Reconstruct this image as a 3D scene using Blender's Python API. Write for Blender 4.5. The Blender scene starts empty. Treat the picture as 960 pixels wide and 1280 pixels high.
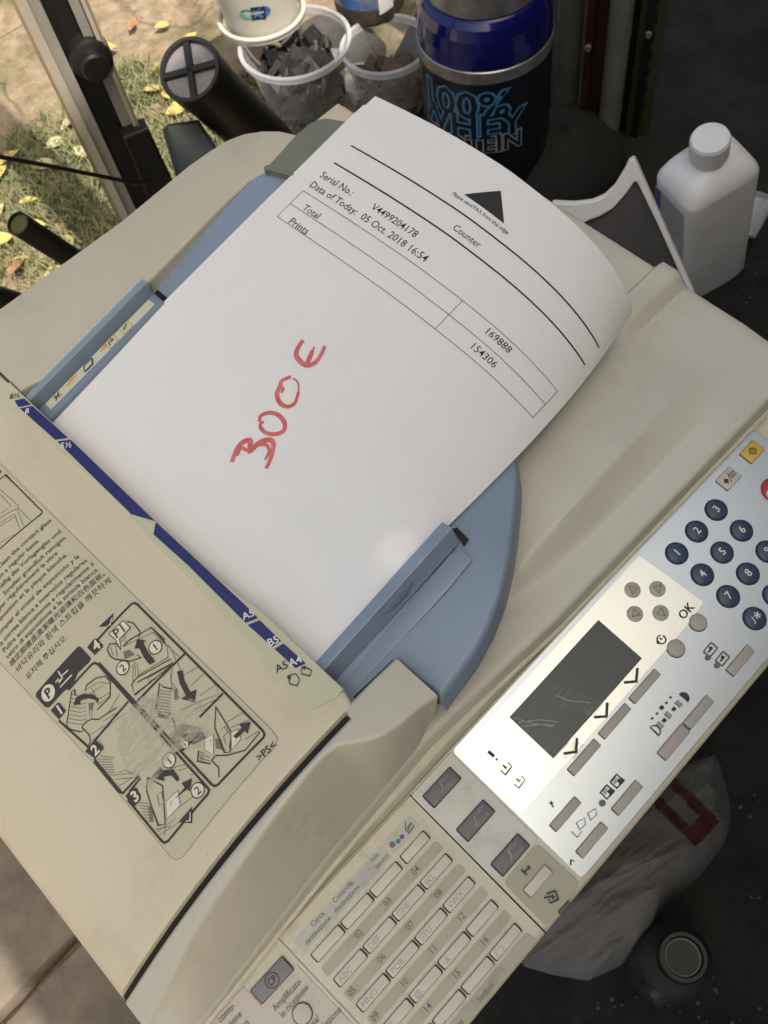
import bpy, bmesh, math, random
from mathutils import Vector, Matrix, noise
random.seed(7)
sc = bpy.context.scene
COL = sc.collection

# ------------------------------------------------------------------ camera
F_PX = 1187.63                                     # focal length in photo pixels (photo 960 x 1280)
RW = ((0.69703345, -0.70787763, -0.11425247),      # world -> camera (x right, y down, z forward)
      (-0.66656502, -0.58096515, -0.46708733),
      (0.26426396, 0.40173219, -0.87679861))
CAM = Vector((-0.04765366, -0.15463754, 0.41090229))
R3 = Matrix(RW)
cam = bpy.data.cameras.new('camera')
cam.sensor_fit = 'VERTICAL'; cam.sensor_height = 36.0; cam.sensor_width = 27.0
cam.lens = F_PX / 1280 * 36.0
cam.clip_start = 0.02; cam.clip_end = 500
cam.dof.use_dof = True; cam.dof.focus_distance = 0.50; cam.dof.aperture_fstop = 24.0
camo = bpy.data.objects.new('camera', cam); COL.objects.link(camo)
RT = R3.transposed()
cx, cy, cz = [RT @ Vector(v) for v in ((1, 0, 0), (0, -1, 0), (0, 0, -1))]
M = Matrix((cx, cy, cz)).transposed().to_4x4(); M.translation = CAM
camo.matrix_world = M
sc.camera = camo

# ------------------------------------------------------------------ sky, sun, exposure
SUN = Vector((-0.05, -0.47, 0.88)).normalized()    # direction towards the sun
w = bpy.data.worlds.new('World'); sc.world = w; w.use_nodes = True
wn = w.node_tree.nodes; wl = w.node_tree.links
bg = wn['Background']; bg.inputs[1].default_value = 0.15
sky = wn.new('ShaderNodeTexSky'); sky.sky_type = 'NISHITA'; sky.sun_disc = False
sky.sun_elevation = math.asin(SUN.z); sky.sun_rotation = math.atan2(SUN.x, SUN.y)
sky.air_density = 0.8; sky.dust_density = 7.0; sky.ozone_density = 1.0
wb = wn.new('ShaderNodeMix'); wb.data_type = 'RGBA'; wb.blend_type = 'MULTIPLY'
wb.inputs[0].default_value = 1.0; wb.inputs[7].default_value = (0.98, 0.99, 0.88, 1)   # camera white balance
wl.new(sky.outputs[0], wb.inputs[6]); wl.new(wb.outputs[2], bg.inputs[0])
sl = bpy.data.lights.new('sun', 'SUN'); sl.energy = 3.8; sl.angle = math.radians(0.5); sl.color = (1.0, 0.93, 0.82)
so = bpy.data.objects.new('sun', sl); COL.objects.link(so)
so.rotation_euler = (-SUN).to_track_quat('-Z', 'Y').to_euler()
sc.view_settings.view_transform = 'Standard'; sc.view_settings.look = 'None'
sc.view_settings.exposure = 0.55; sc.view_settings.gamma = 1.0

# ------------------------------------------------------------------ survey helpers: sight lines onto real planes
def ray(px, py):
    return (RT @ Vector((px - 480, py - 640, F_PX))).normalized()
def onax(px, py, ax, val):
    d = ray(px, py); return CAM + d * ((val - CAM[ax]) / d[ax])
def onz(px, py, z): return onax(px, py, 2, z)
def ony(px, py, y): return onax(px, py, 1, y)
def onx(px, py, x): return onax(px, py, 0, x)
def onplane(px, py, P, N):
    d = ray(px, py); return CAM + d * ((Vector(P) - CAM).dot(N) / d.dot(N))
def away(px, py, t): return CAM + ray(px, py) * t
def project(P):
    q = R3 @ (Vector(P) - CAM); return 480 + F_PX * q.x / q.z, 640 + F_PX * q.y / q.z
def invert(S, px, py, a, b):
    """(a, b) on the parametric surface S that is seen at photo point px, py"""
    e = 1e-4
    for _ in range(12):
        x, y = project(S(a, b)); x1, y1 = project(S(a + e, b)); x2, y2 = project(S(a, b + e))
        j = ((x1 - x) / e, (x2 - x) / e, (y1 - y) / e, (y2 - y) / e)
        det = j[0] * j[3] - j[1] * j[2]
        rx, ry = px - x, py - y
        da = (rx * j[3] - ry * j[1]) / det; db = (ry * j[0] - rx * j[2]) / det
        a += max(-.05, min(.05, da)); b += max(-.05, min(.05, db))
        if abs(da) + abs(db) < 1e-7: break
    return a, b

def lin(r, g, b):
    f = lambda c: (c / 255) / 12.92 if c <= 10 else (((c / 255) + .055) / 1.055) ** 2.4
    return (f(r), f(g), f(b), 1)
def interp(x, pts):
    if x <= pts[0][0]: return pts[0][1]
    for (a, va), (b, vb) in zip(pts, pts[1:]):
        if x <= b: return va + (vb - va) * (x - a) / (b - a)
    return pts[-1][1]
def sstep(a, b, x):
    t = max(0.0, min(1.0, (x - a) / (b - a))); return t * t * (3 - 2 * t)

# ------------------------------------------------------------------ materials
def mat(name, col, rough=.5, metal=0, spec=.5, mottle=.0, mscale=30, bump=0, bscale=400, coat=0, col2=None, alpha=None, trans=0, specks=False):
    m = bpy.data.materials.new(name); m.use_nodes = True
    n = m.node_tree.nodes; l = m.node_tree.links; p = n['Principled BSDF']
    col = tuple(col[:3]) + (1,)
    p.inputs['Base Color'].default_value = col
    p.inputs['Roughness'].default_value = rough; p.inputs['Metallic'].default_value = metal
    p.inputs['Specular IOR Level'].default_value = spec
    p.inputs['Coat Weight'].default_value = coat
    p.inputs['Transmission Weight'].default_value = trans
    tc = n.new('ShaderNodeTexCoord')
    if mottle or col2:
        t = n.new('ShaderNodeTexNoise'); t.inputs['Scale'].default_value = mscale; t.inputs['Detail'].default_value = 5
        t.inputs['Roughness'].default_value = .62
        l.new(tc.outputs['Object'], t.inputs['Vector'])
        r = n.new('ShaderNodeValToRGB'); r.color_ramp.elements[0].position = .32; r.color_ramp.elements[1].position = .68
        if col2: a, b = tuple(col2[:3]) + (1,), col
        else:
            a = tuple(c * (1 - mottle) for c in col[:3]) + (1,); b = tuple(min(1, c * (1 + mottle * .5)) for c in col[:3]) + (1,)
        r.color_ramp.elements[0].color = a; r.color_ramp.elements[1].color = b
        l.new(t.outputs['Fac'], r.inputs['Fac']); l.new(r.outputs['Color'], p.inputs['Base Color'])
        mr = n.new('ShaderNodeMapRange'); mr.inputs[3].default_value = max(0, rough - .06); mr.inputs[4].default_value = min(1, rough + .08)
        l.new(t.outputs['Fac'], mr.inputs[0]); l.new(mr.outputs[0], p.inputs['Roughness'])
    if specks:
        vo = n.new('ShaderNodeTexVoronoi'); vo.inputs['Scale'].default_value = 75; l.new(tc.outputs['Object'], vo.inputs['Vector'])
        sp = n.new('ShaderNodeSeparateColor'); l.new(vo.outputs['Color'], sp.inputs[0])
        sz = n.new('ShaderNodeMapRange'); sz.inputs[1].default_value = .62; sz.inputs[2].default_value = 1; sz.inputs[4].default_value = .055; l.new(sp.outputs[0], sz.inputs[0])
        lt = n.new('ShaderNodeMath'); lt.operation = 'LESS_THAN'; l.new(vo.outputs['Distance'], lt.inputs[0]); l.new(sz.outputs[0], lt.inputs[1])
        fm = n.new('ShaderNodeMath'); fm.operation = 'MULTIPLY'; l.new(lt.outputs[0], fm.inputs[0]); fm.inputs[1].default_value = .45
        # long faint grime patches
        gn_ = n.new('ShaderNodeTexNoise'); gn_.inputs['Scale'].default_value = 16; gn_.inputs['Detail'].default_value = 8; gn_.inputs['Roughness'].default_value = .72; l.new(tc.outputs['Object'], gn_.inputs['Vector'])
        gr = n.new('ShaderNodeMapRange'); gr.inputs[1].default_value = .53; gr.inputs[2].default_value = .80; gr.inputs[4].default_value = .40; l.new(gn_.outputs['Fac'], gr.inputs[0])
        mxf = n.new('ShaderNodeMath'); mxf.operation = 'MAXIMUM'; l.new(fm.outputs[0], mxf.inputs[0]); l.new(gr.outputs[0], mxf.inputs[1])
        sm = n.new('ShaderNodeMix'); sm.data_type = 'RGBA'; sm.inputs[7].default_value = tuple(c * f for c, f in zip(col[:3], (.50, .46, .40))) + (1,)
        l.new(mxf.outputs[0], sm.inputs[0]); l.new(p.inputs['Base Color'].links[0].from_socket, sm.inputs[6]); l.new(sm.outputs[2], p.inputs['Base Color'])
    if bump:
        t2 = n.new('ShaderNodeTexNoise'); t2.inputs['Scale'].default_value = bscale; t2.inputs['Detail'].default_value = 3
        l.new(tc.outputs['Object'], t2.inputs['Vector'])
        bm_ = n.new('ShaderNodeBump'); bm_.inputs['Strength'].default_value = bump; bm_.inputs['Distance'].default_value = .001
        l.new(t2.outputs['Fac'], bm_.inputs['Height']); l.new(bm_.outputs['Normal'], p.inputs['Normal'])
    if alpha is not None:
        p.inputs['Alpha'].default_value = alpha
    return m
def streak_mat(name, col, thr=.5, scale=60, stretch=(1, 1, 1), amax=.8, rough=.8):
    """wear: patchy film of its own colour, cut out by noise"""
    m = mat(name, col, rough); n = m.node_tree.nodes; l = m.node_tree.links; p = n['Principled BSDF']
    tc = n.new('ShaderNodeTexCoord'); mp = n.new('ShaderNodeMapping'); mp.inputs['Scale'].default_value = stretch
    mp.inputs['Rotation'].default_value = (0, 0, .5)
    t = n.new('ShaderNodeTexNoise'); t.inputs['Scale'].default_value = scale; t.inputs['Detail'].default_value = 7
    t.inputs['Roughness'].default_value = .7
    r = n.new('ShaderNodeMapRange'); r.inputs[1].default_value = thr - .09; r.inputs[2].default_value = thr + .09; r.inputs[4].default_value = amax
    l.new(tc.outputs['Object'], mp.inputs[0]); l.new(mp.outputs[0], t.inputs['Vector']); l.new(t.outputs['Fac'], r.inputs[0]); l.new(r.outputs[0], p.inputs['Alpha'])
    return m

MT = {}
MT['cream'] = mat('cream_plastic', (.635, .56, .42), .42, mottle=.05, mscale=9, bump=.12, bscale=1500, specks=True)
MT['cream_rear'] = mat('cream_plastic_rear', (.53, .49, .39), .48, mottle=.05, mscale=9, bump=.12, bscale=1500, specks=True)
MT['cover'] = mat('grey_cream_plastic', (.63, .61, .525), .40, mottle=.06, mscale=7, bump=.12, bscale=1500, specks=True)
MT['frame'] = mat('frame_plastic', (.54, .505, .42), .27, mottle=.04, mscale=9, bump=.10, bscale=1500, specks=True)
MT['panel'] = mat('panel_plastic', (.66, .62, .49), .45, mottle=.07, mscale=14, bump=.15, bscale=1800, specks=True)
MT['panel_grey'] = mat('panel_grey_plastic', (.64, .63, .58), .34, mottle=.09, mscale=25, bump=.1, bscale=1800)
MT['pink'] = mat('panel_pinkish_plastic', (.58, .525, .47), .45, mottle=.05, mscale=14, bump=.15, bscale=1800, specks=True)
MT['band'] = mat('panel_label_band', (.45, .43, .335), .5, mottle=.10, mscale=40)
MT['band_cool'] = mat('panel_label_cool', (.52, .525, .47), .5, mottle=.06, mscale=40)
MT['silver'] = mat('silver_film', (.57, .62, .66), .27, metal=.8)
MT['ivory'] = mat('ivory_film', (.84, .835, .77), .27, metal=.8)
MT['seam'] = mat('dark_seam', (.012, .011, .009), .8)
MT['line'] = mat('faint_line', (.30, .28, .22), .7)
MT['lcd'] = mat('lcd_glass', (.045, .053, .050), .22, mottle=.25, mscale=35)
MT['key'] = mat('taupe_key', (.44, .395, .345), .42, mottle=.06, mscale=60, bump=.1, bscale=2500)
MT['key_round'] = mat('round_key', (.46, .43, .375), .4, mottle=.06, mscale=60)
MT['key_light'] = mat('light_key', (.62, .58, .51), .38, mottle=.05, mscale=60, bump=.1, bscale=2500)
MT['key_dark'] = mat('dark_grey_key', (.135, .130, .135), .40, mottle=.14, mscale=70)
MT['key_gp'] = mat('grey_key', (.21, .20, .215), .45, mottle=.10, mscale=70)
MT['navy'] = mat('navy_key', (.035, .060, .115), .30, mottle=.08, mscale=70)
MT['yellow'] = mat('yellow_key', (.68, .47, .08), .4)
MT['red'] = mat('red_key', (.42, .035, .04), .35)
MT['white'] = mat('white_print', (.78, .78, .76), .55)
MT['ink'] = mat('dark_print', (.045, .042, .036), .6)
MT['ink_grey'] = mat('grey_print', (.17, .16, .135), .6)
MT['ink_pale'] = mat('pale_print', (.36, .36, .35), .6)
MT['olive_plate'] = mat('olive_plate', (.42, .395, .295), .42, mottle=.05, mscale=30)
MT['label'] = mat('size_label', (.56, .55, .385), .42, mottle=.03, mscale=20)
MT['label_blue'] = mat('label_blue', (.022, .027, .135), .45)
MT['sticker'] = mat('sticker_film', (.565, .51, .365), .36, mottle=.04, mscale=15)
MT['guide_label'] = mat('guide_label', (.60, .60, .46), .5)
MT['amber'] = mat('amber_print', (.64, .42, .10), .6)
MT['pale'] = mat('pale_fill', (.72, .68, .54), .6)
MT['tray'] = mat('blue_grey_plastic', (.238, .305, .405), .38, mottle=.05, mscale=12, bump=.12, bscale=1800)
MT['tray_dark'] = mat('blue_grey_guide', (.19, .245, .34), .34, mottle=.06, mscale=20, bump=.10, bscale=1800)
MT['smoke'] = mat('smoked_flap', (.185, .19, .145), .3, mottle=.12, mscale=30)
MT['paper'] = mat('white_paper', (.80, .79, .78), .75, mottle=.02, mscale=25, bump=.10, bscale=1200)
MT['paper_ink'] = mat('toner', (.012, .012, .012), .55)
MT['marker'] = mat('red_marker', (.60, .085, .09), .6, col2=(.68, .22, .21), mscale=120)
MT['scuff'] = streak_mat('scuffed_film', (.60, .555, .43), .51, 75, (1, 4, 1), .62)
MT['scuff_dark'] = streak_mat('smudge', (.16, .145, .11), .58, 60, (1, 2, 1), .42)
MT['lcd_scuff'] = streak_mat('lcd_scratches', (.40, .40, .38), .56, 70, (1, 14, 1), .42)
MT['key_scuff'] = streak_mat('key_wear', (.45, .45, .45), .58, 160, (1, 3, 1), .5)
MT['grime'] = streak_mat('grime', (.22, .19, .12), .62, 60, (1, 1, 1), .18)

# ------------------------------------------------------------------ mesh builder
class MB:
    def __init__(s): s.v = []; s.f = []; s.m = []; s.sm = []
    def add(s, verts, faces, mi=0, smooth=False):
        o = len(s.v); s.v += [tuple(v) for v in verts]
        for f in faces: s.f.append([i + o for i in f]); s.m.append(mi); s.sm.append(smooth)
    def bm(s, bm, mi=0, smooth=False):
        bm.verts.ensure_lookup_table(); bm.verts.index_update()
        s.add([v.co[:] for v in bm.verts], [[v.index for v in f.verts] for f in bm.faces], mi, smooth); bm.free()
    def grid(s, rows, mi=0, smooth=True, closed=False):
        n = len(rows[0]); fs = []
        for i in range(len(rows) - 1):
            for j in range(n if closed else n - 1):
                k = (j + 1) % n
                fs.append([i * n + j, i * n + k, (i + 1) * n + k, (i + 1) * n + j])
        s.add([p for r in rows for p in r], fs, mi, smooth)
    def tube(s, pts, r, seg=10, mi=0, cap=True, r2=None):
        rows = []; pts = [Vector(p) for p in pts]
        for i, p in enumerate(pts):
            d = (pts[min(i + 1, len(pts) - 1)] - pts[max(i - 1, 0)]).normalized()
            a = d.orthogonal().normalized() if i == 0 else (pa - d * pa.dot(d)).normalized()
            pa = a; b = d.cross(a)
            rr = r if r2 is None else r + (r2 - r) * i / (len(pts) - 1)
            rows.append([p + (a * math.cos(t) + b * math.sin(t)) * rr for t in [2 * math.pi * k / seg for k in range(seg)]])
        s.grid(rows, mi, True, True)
        if cap:
            for rw in (rows[0][::-1], rows[-1]): s.add(rw, [list(range(seg))], mi)
    def lathe(s, P, axis, prof, seg=40, mi=0, sx=1.0, ref=None, mis=None):
        """prof: (radius, height) pairs along axis from P"""
        axis = Vector(axis).normalized(); a = (Vector(ref) if ref else axis.orthogonal()); a = (a - axis * a.dot(axis)).normalized(); b = axis.cross(a)
        rows = [[Vector(P) + axis * h + (a * math.cos(t) + b * math.sin(t) * sx) * r for t in [2 * math.pi * k / seg for k in range(seg)]] for r, h in prof]
        for i in range(len(rows) - 1):
            s.grid(rows[i:i + 2], mis[i] if mis else mi, True, True)
    def obj(s, name, mats, parent=None, loc=None, auto=None):
        me = bpy.data.meshes.new(name)
        base = Vector((0, 0, 0)); q = parent
        while q is not None: base += q.location; q = q.parent
        loc = Vector(loc) if loc is not None else base
        me.from_pydata([tuple(Vector(v) - loc) for v in s.v], [], s.f)
        for mm in (mats if isinstance(mats, (list, tuple)) else [mats]): me.materials.append(MT[mm] if isinstance(mm, str) else mm)
        me.polygons.foreach_set('material_index', s.m); me.polygons.foreach_set('use_smooth', s.sm)
        me.update(); me.validate()
        o = bpy.data.objects.new(name, me); COL.objects.link(o)
        o.location = loc - base
        if parent is not None: o.parent = parent
        if auto: me.set_sharp_from_angle(angle=math.radians(auto))
        return o
def tag(o, label=None, cat=None, group=None, kind=None):
    if label: o['label'] = label
    if cat: o['category'] = cat
    if group: o['group'] = group
    if kind: o['kind'] = kind
    return o
def root(name, loc, label, cat, group=None):
    o = bpy.data.objects.new(name, None); COL.objects.link(o); o.location = loc; o.empty_display_size = .05
    return tag(o, label, cat, group)
def prism(top, down, bevel=0, segs=3, low=False, bot=None):
    """solid with polygon top, swept by vector down; top rim (and with low the upright edges) rounded"""
    bm = bmesh.new(); top = [Vector(p) for p in top]; down = Vector(down)
    a = [bm.verts.new(p) for p in top]; b = [bm.verts.new((bot[i] if bot else p + down)) for i, p in enumerate(top)]
    ft = bm.faces.new(a); bm.faces.new(b[::-1]); n = len(a)
    for i in range(n): bm.faces.new((a[i], b[i], b[(i + 1) % n], a[(i + 1) % n]))
    bmesh.ops.recalc_face_normals(bm, faces=bm.faces)
    if bevel:
        ed = list(ft.edges)
        bmesh.ops.bevel(bm, geom=ed, offset=bevel, segments=segs, profile=.5, affect='EDGES', clamp_overlap=True)
    return bm
def rrect(cu, cv, w_, h_, r, n=4):
    out = []
    for (sx, sy, a0) in ((1, 1, 0), (-1, 1, 90), (-1, -1, 180), (1, -1, 270)):
        for k in range(n + 1):
            a = math.radians(a0 + 90 * k / n)
            out.append((cu + sx * (w_ / 2 - r) + r * math.cos(a), cv + sy * (h_ / 2 - r) + r * math.sin(a)))
    return out
def circle(cu, cv, r, n=24): return [(cu + r * math.cos(2 * math.pi * k / n), cv + r * math.sin(2 * math.pi * k / n)) for k in range(n)]

# ------------------------------------------------------------------ flat print: glyphs and strokes as 2-D shapes
_gl = {}
def glyphs(body, bold=0.0, align='LEFT'):
    k = (body, bold, align)
    if k not in _gl:
        c = bpy.data.curves.new('t', 'FONT'); c.body = body; c.resolution_u = 2; c.offset = bold; c.align_x = align; c.size = 1.0
        o = bpy.data.objects.new('t', c); COL.objects.link(o)
        dg = bpy.context.evaluated_depsgraph_get(); dg.update()
        me = o.evaluated_get(dg).to_mesh()
        _gl[k] = ([(v.co.x, v.co.y) for v in me.vertices], [list(p.vertices) for p in me.polygons])
        o.evaluated_get(dg).to_mesh_clear(); bpy.data.objects.remove(o); bpy.data.curves.remove(c)
    return _gl[k]
def surf_poly(mb, pts, S, h, mi=0, step=.004):
    """polygon laid on a curved surface: cut into strips along x so that it follows the arch"""
    bm = bmesh.new(); f = bm.faces.new([bm.verts.new((a, b, 0)) for a, b in pts])
    x0, x1 = min(p[0] for p in pts), max(p[0] for p in pts)
    for k in range(1, int((x1 - x0) / step) + 1):
        bmesh.ops.bisect_plane(bm, geom=bm.verts[:] + bm.edges[:] + bm.faces[:], plane_co=(x0 + k * step, 0, 0), plane_no=(1, 0, 0))
    y0, y1 = min(p[1] for p in pts), max(p[1] for p in pts)
    if S is not SF:
        for k in range(1, int((y1 - y0) / step) + 1):
            bmesh.ops.bisect_plane(bm, geom=bm.verts[:] + bm.edges[:] + bm.faces[:], plane_co=(0, y0 + k * step, 0), plane_no=(0, 1, 0))
    for v in bm.verts: v.co = S(v.co.x, v.co.y, h)
    mb.bm(bm, mi, True)
class Flat:
    """2-D print collected in surface coordinates, mapped onto a surface by S(a, b, height)"""
    def __init__(s, S, cut=0): s.S = S; s.mb = MB(); s.cut = cut
    def poly(s, pts, mi=0, h=.00015):
        if s.cut: surf_poly(s.mb, pts, s.S, h, mi, s.cut); return
        s.mb.add([s.S(a, b, h) for a, b in pts], [list(range(len(pts)))], mi)
    def stroke(s, pts, wd, mi=0, h=.00018, sub=None, taper=None):
        if sub:
            q = []
            for (a, b) in zip(pts, pts[1:]):
                n = max(1, int(math.dist(a, b) / sub)); q += [(a[0] + (b[0] - a[0]) * k / n, a[1] + (b[1] - a[1]) * k / n) for k in range(n)]
            pts = q + [pts[-1]]
        L, R_ = [], []
        for i, p in enumerate(pts):
            a = pts[max(i - 1, 0)]; b = pts[min(i + 1, len(pts) - 1)]
            dx, dy = b[0] - a[0], b[1] - a[1]; d = math.hypot(dx, dy) or 1; k = wd / 2
            if taper: k *= taper(i / (len(pts) - 1))
            if 0 < i < len(pts) - 1:
                c = ((p[0] - a[0]) * dx + (p[1] - a[1]) * dy) / (d * (math.dist(p, a) or 1)); k /= max(.55, abs(c))
            ex = 0
            L.append((p[0] - dy / d * k, p[1] + dx / d * k)); R_.append((p[0] + dy / d * k, p[1] - dx / d * k))
        n = len(pts)
        s.mb.add([s.S(a, b, h) for a, b in L + R_], [[i, n + i, n + i + 1, i + 1] for i in range(n - 1)], mi)
    def text(s, body, o, ex, ey, mi=0, h=.0002, bold=0.0, align='LEFT'):
        v, f = glyphs(body, bold, align)
        s.mb.add([s.S(o[0] + ex[0] * x + ey[0] * y, o[1] + ex[1] * x + ey[1] * y, h) for x, y in v], f, mi)
    def obj(s, name, mats, parent): return s.mb.obj(name, mats, parent)

exec_parts = []
# ================================================================== SETTING
GZ = -0.65
def ground_material():
    m = mat('yard_soil', (.30, .24, .175), .95); n = m.node_tree.nodes; l = m.node_tree.links; p = n['Principled BSDF']
    tc = n.new('ShaderNodeTexCoord')
    a = n.new('ShaderNodeTexNoise'); a.inputs['Scale'].default_value = 3.2; a.inputs['Detail'].default_value = 8; a.inputs['Roughness'].default_value = .65
    b = n.new('ShaderNodeTexNoise'); b.inputs['Scale'].default_value = 38; b.inputs['Detail'].default_value = 8; b.inputs['Roughness'].default_value = .75
    v = n.new('ShaderNodeTexVoronoi'); v.feature = 'DISTANCE_TO_EDGE'; v.inputs['Scale'].default_value = 4.1
    wv = n.new('ShaderNodeMix'); wv.data_type = 'VECTOR'; wv.inputs[0].default_value = .12
    l.new(tc.outputs['Object'], wv.inputs[4]); l.new(a.outputs['Color'], wv.inputs[5])
    for t in (a, b): l.new(tc.outputs['Object'], t.inputs['Vector'])
    l.new(wv.outputs[1], v.inputs['Vector'])
    r1 = n.new('ShaderNodeValToRGB'); e = r1.color_ramp.elements
    e[0].position = .36; e[0].color = (.19, .185, .085, 1); e[1].position = .50; e[1].color = (.50, .40, .29, 1)
    r2 = n.new('ShaderNodeValToRGB'); e = r2.color_ramp.elements
    e[0].position = .30; e[0].color = (.55, .50, .42, 1); e[1].position = .70; e[1].color = (1.2, 1.15, 1.1, 1)
    mx = n.new('ShaderNodeMix'); mx.data_type = 'RGBA'; mx.blend_type = 'MULTIPLY'; mx.inputs[0].default_value = 1
    l.new(a.outputs['Fac'], r1.inputs['Fac']); l.new(b.outputs['Fac'], r2.inputs['Fac'])
    l.new(r1.outputs['Color'], mx.inputs[6]); l.new(r2.outputs['Color'], mx.inputs[7])
    cr = n.new('ShaderNodeMapRange'); cr.inputs[1].default_value = 0; cr.inputs[2].default_value = .018; cr.inputs[3].default_value = .68
    l.new(v.outputs['Distance'], cr.inputs[0])
    m2 = n.new('ShaderNodeMix'); m2.data_type = 'RGBA'; m2.blend_type = 'MULTIPLY'; m2.inputs[0].default_value = 1
    l.new(mx.outputs[2], m2.inputs[6]); l.new(cr.outputs[0], m2.inputs[7]); l.new(m2.outputs[2], p.inputs['Base Color'])
    bp = n.new('ShaderNodeBump'); bp.inputs['Strength'].default_value = .9; bp.inputs['Distance'].default_value = .02
    ad = n.new('ShaderNodeMath'); ad.operation = 'ADD'; l.new(b.outputs['Fac'], ad.inputs[0]); l.new(cr.outputs[0], ad.inputs[1])
    l.new(ad.outputs[0], bp.inputs['Height']); l.new(bp.outputs['Normal'], p.inputs['Normal'])
    return m
MT['soil'] = ground_material()
MT['shaded_soil'] = mat('shaded_floor', (.020, .019, .017), .9, col2=(.010, .010, .009), mscale=14, bump=.8, bscale=60)  # dark dirt, taken near black to hold the shade inside the shed
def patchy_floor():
    m = MT['shaded_soil']; n = m.node_tree.nodes; l = m.node_tree.links; p = n['Principled BSDF']
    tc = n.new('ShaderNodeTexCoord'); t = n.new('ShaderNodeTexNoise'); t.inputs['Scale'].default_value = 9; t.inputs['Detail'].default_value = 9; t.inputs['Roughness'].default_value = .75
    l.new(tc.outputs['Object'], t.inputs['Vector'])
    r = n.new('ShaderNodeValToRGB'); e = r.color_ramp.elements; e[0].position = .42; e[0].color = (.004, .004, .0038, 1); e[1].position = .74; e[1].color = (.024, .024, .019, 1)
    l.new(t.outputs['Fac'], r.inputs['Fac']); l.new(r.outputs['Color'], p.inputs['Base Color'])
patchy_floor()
def sheet(x0, x1, y0, y1, z, nx, ny, amp=0, sc_=1):
    mb = MB()
    mb.grid([[(x0 + (x1 - x0) * i / nx, y0 + (y1 - y0) * j / ny, z + amp * noise.fractal(Vector((i * sc_, j * sc_, 3)), 1, 2, 4)) for i in range(nx + 1)] for j in range(ny + 1)])
    return mb
g = sheet(-40, 40, -40, 40, GZ, 8, 8).obj('ground', 'soil'); tag(g, 'pale dry cracked earth with patches of grass in sunlight', kind='structure')
exec_parts.append('setting')
# ================================================================== PHOTOCOPIER
COP = root('photocopier', (.07, .12, GZ), 'cream office photocopier with blue grey document tray and push-button panel', 'photocopier')
def Fz(x):                                          # arched top of the document feeder
    t = max(0.0, -x); return .012 - 3.08 * t ** 2.2
def SF(x, y, h=0): return Vector((x, y, Fz(x) + h))
def fxy(px, py): return invert(SF, px, py, -.05, .05)
RIDGE = [(-.20, -.0615), (-.137, -.0602), (-.06, -.0545), (0, -.0515), (.0156, -.0510), (.045, -.0528), (.10, -.0565), (.27, -.0592), (.40, -.060)]
RZ = -.038
def rz(x): return RZ - .014 * sstep(-.03, -.17, x)
def yr(x): return interp(x, RIDGE)
YG = -.0279
LX = -.1605
# body under the covers
mb = MB()
mb.bm(prism([(-.150, -.040, -.0605), (.318, -.040, -.0605), (.318, .33, -.0605), (-.150, .33, -.0605)], (0, 0, -.55), .004))
mb.obj('body', 'cream', COP)
mb = MB()
mb.bm(prism([(-.130, -.03, -.611), (.300, -.03, -.611), (.300, .31, -.611), (-.130, .31, -.611)], (0, 0, -.039), 0))
mb.obj('base', 'seam', COP)

# feeder top cover, an arched shell; its slot edge (towards the paper) is straight
pa = onz(445, 888, .012); pb = onz(24, 470, .012)
XS = sorted((q.y, q.x) for q in [onz(*p, .012) for p in ((452, 893), (445, 888), (431, 864), (320, 758), (315, 758), (160, 620), (24, 491), (-60, 412))])
def xs(y): return interp(y, XS)
mb = MB()
YB = .33
xn = [LX + .0, LX + .004] + [LX + .012 + k * (-.012 - LX - .012) / 22 for k in range(23)]
rows = []
for y, dz in ((YG, -.03), (YG, -.0012), (YG + .0004, -.0003), (YG + .0014, 0), *[(q[0], 0) for q in XS[1:-1] if q[0] > YG + .002], (YB, 0)):
    r = [(LX - .001, y, Fz(LX) - .05), (LX - .001, y, Fz(LX) - .006 + dz), (LX, y, Fz(LX) - .002 + dz)]
    r += [(x, y, Fz(x) + dz) for x in xn[1:]]
    e = xs(y)
    r += [(e - .003, y, .012 + dz), (e - .0008, y, .0117 + dz), (e, y, .0108 + dz), (e, y, -.006 + min(dz, 0))]
    rows.append(r)
mb.grid(rows)
FEED = mb.obj('feeder_cover', 'cream', COP, auto=40)
# dark paper slot under the cover edge
mb = MB(); mb.bm(prism([(xs(.23) - .05, .24, -.003), (xs(-.02) - .05, -.02, -.003), (xs(-.02) - .001, -.02, -.003), (xs(.24) - .001, .24, -.003)][::-1], (0, 0, -.02)))
mb.obj('feed_slot', 'seam', COP)

# front frame of the feeder with the square shoulder block at its right end
sh = [(150, 1345), (178, 1285), (205, 1232), (236, 1168), (266, 1121), (298, 1078), (326, 1040), (352, 1006), (376, 976), (402, 946), (423, 929), (450, 926), (475, 919), (500, 903), (525, 880), (544, 867)]
shp = [fxy(*p) for p in sh]
SH = sorted((a, b) for a, b in shp)
def ys(x): return interp(x, SH)
BK = onz(492, 825, .010); NB = onz(449, 890, .012); XE = onz(544, 867, .010).x
def yb(x): return -.0314 if x < NB.x - .004 else BK.y
BOT = onz(552, 891, RZ)
def yf(x): return yr(x) if x < .005 else yr(x) + (BOT.y - yr(x)) * sstep(.005, XE, x)
mb = MB(); rows = []
xx = [LX + k * (NB.x - .005 - LX) / 40 for k in range(41)] + [NB.x - .0045, NB.x - .0035] + [NB.x + k * (XE - NB.x) / 10 for k in range(0, 11)]
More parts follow.
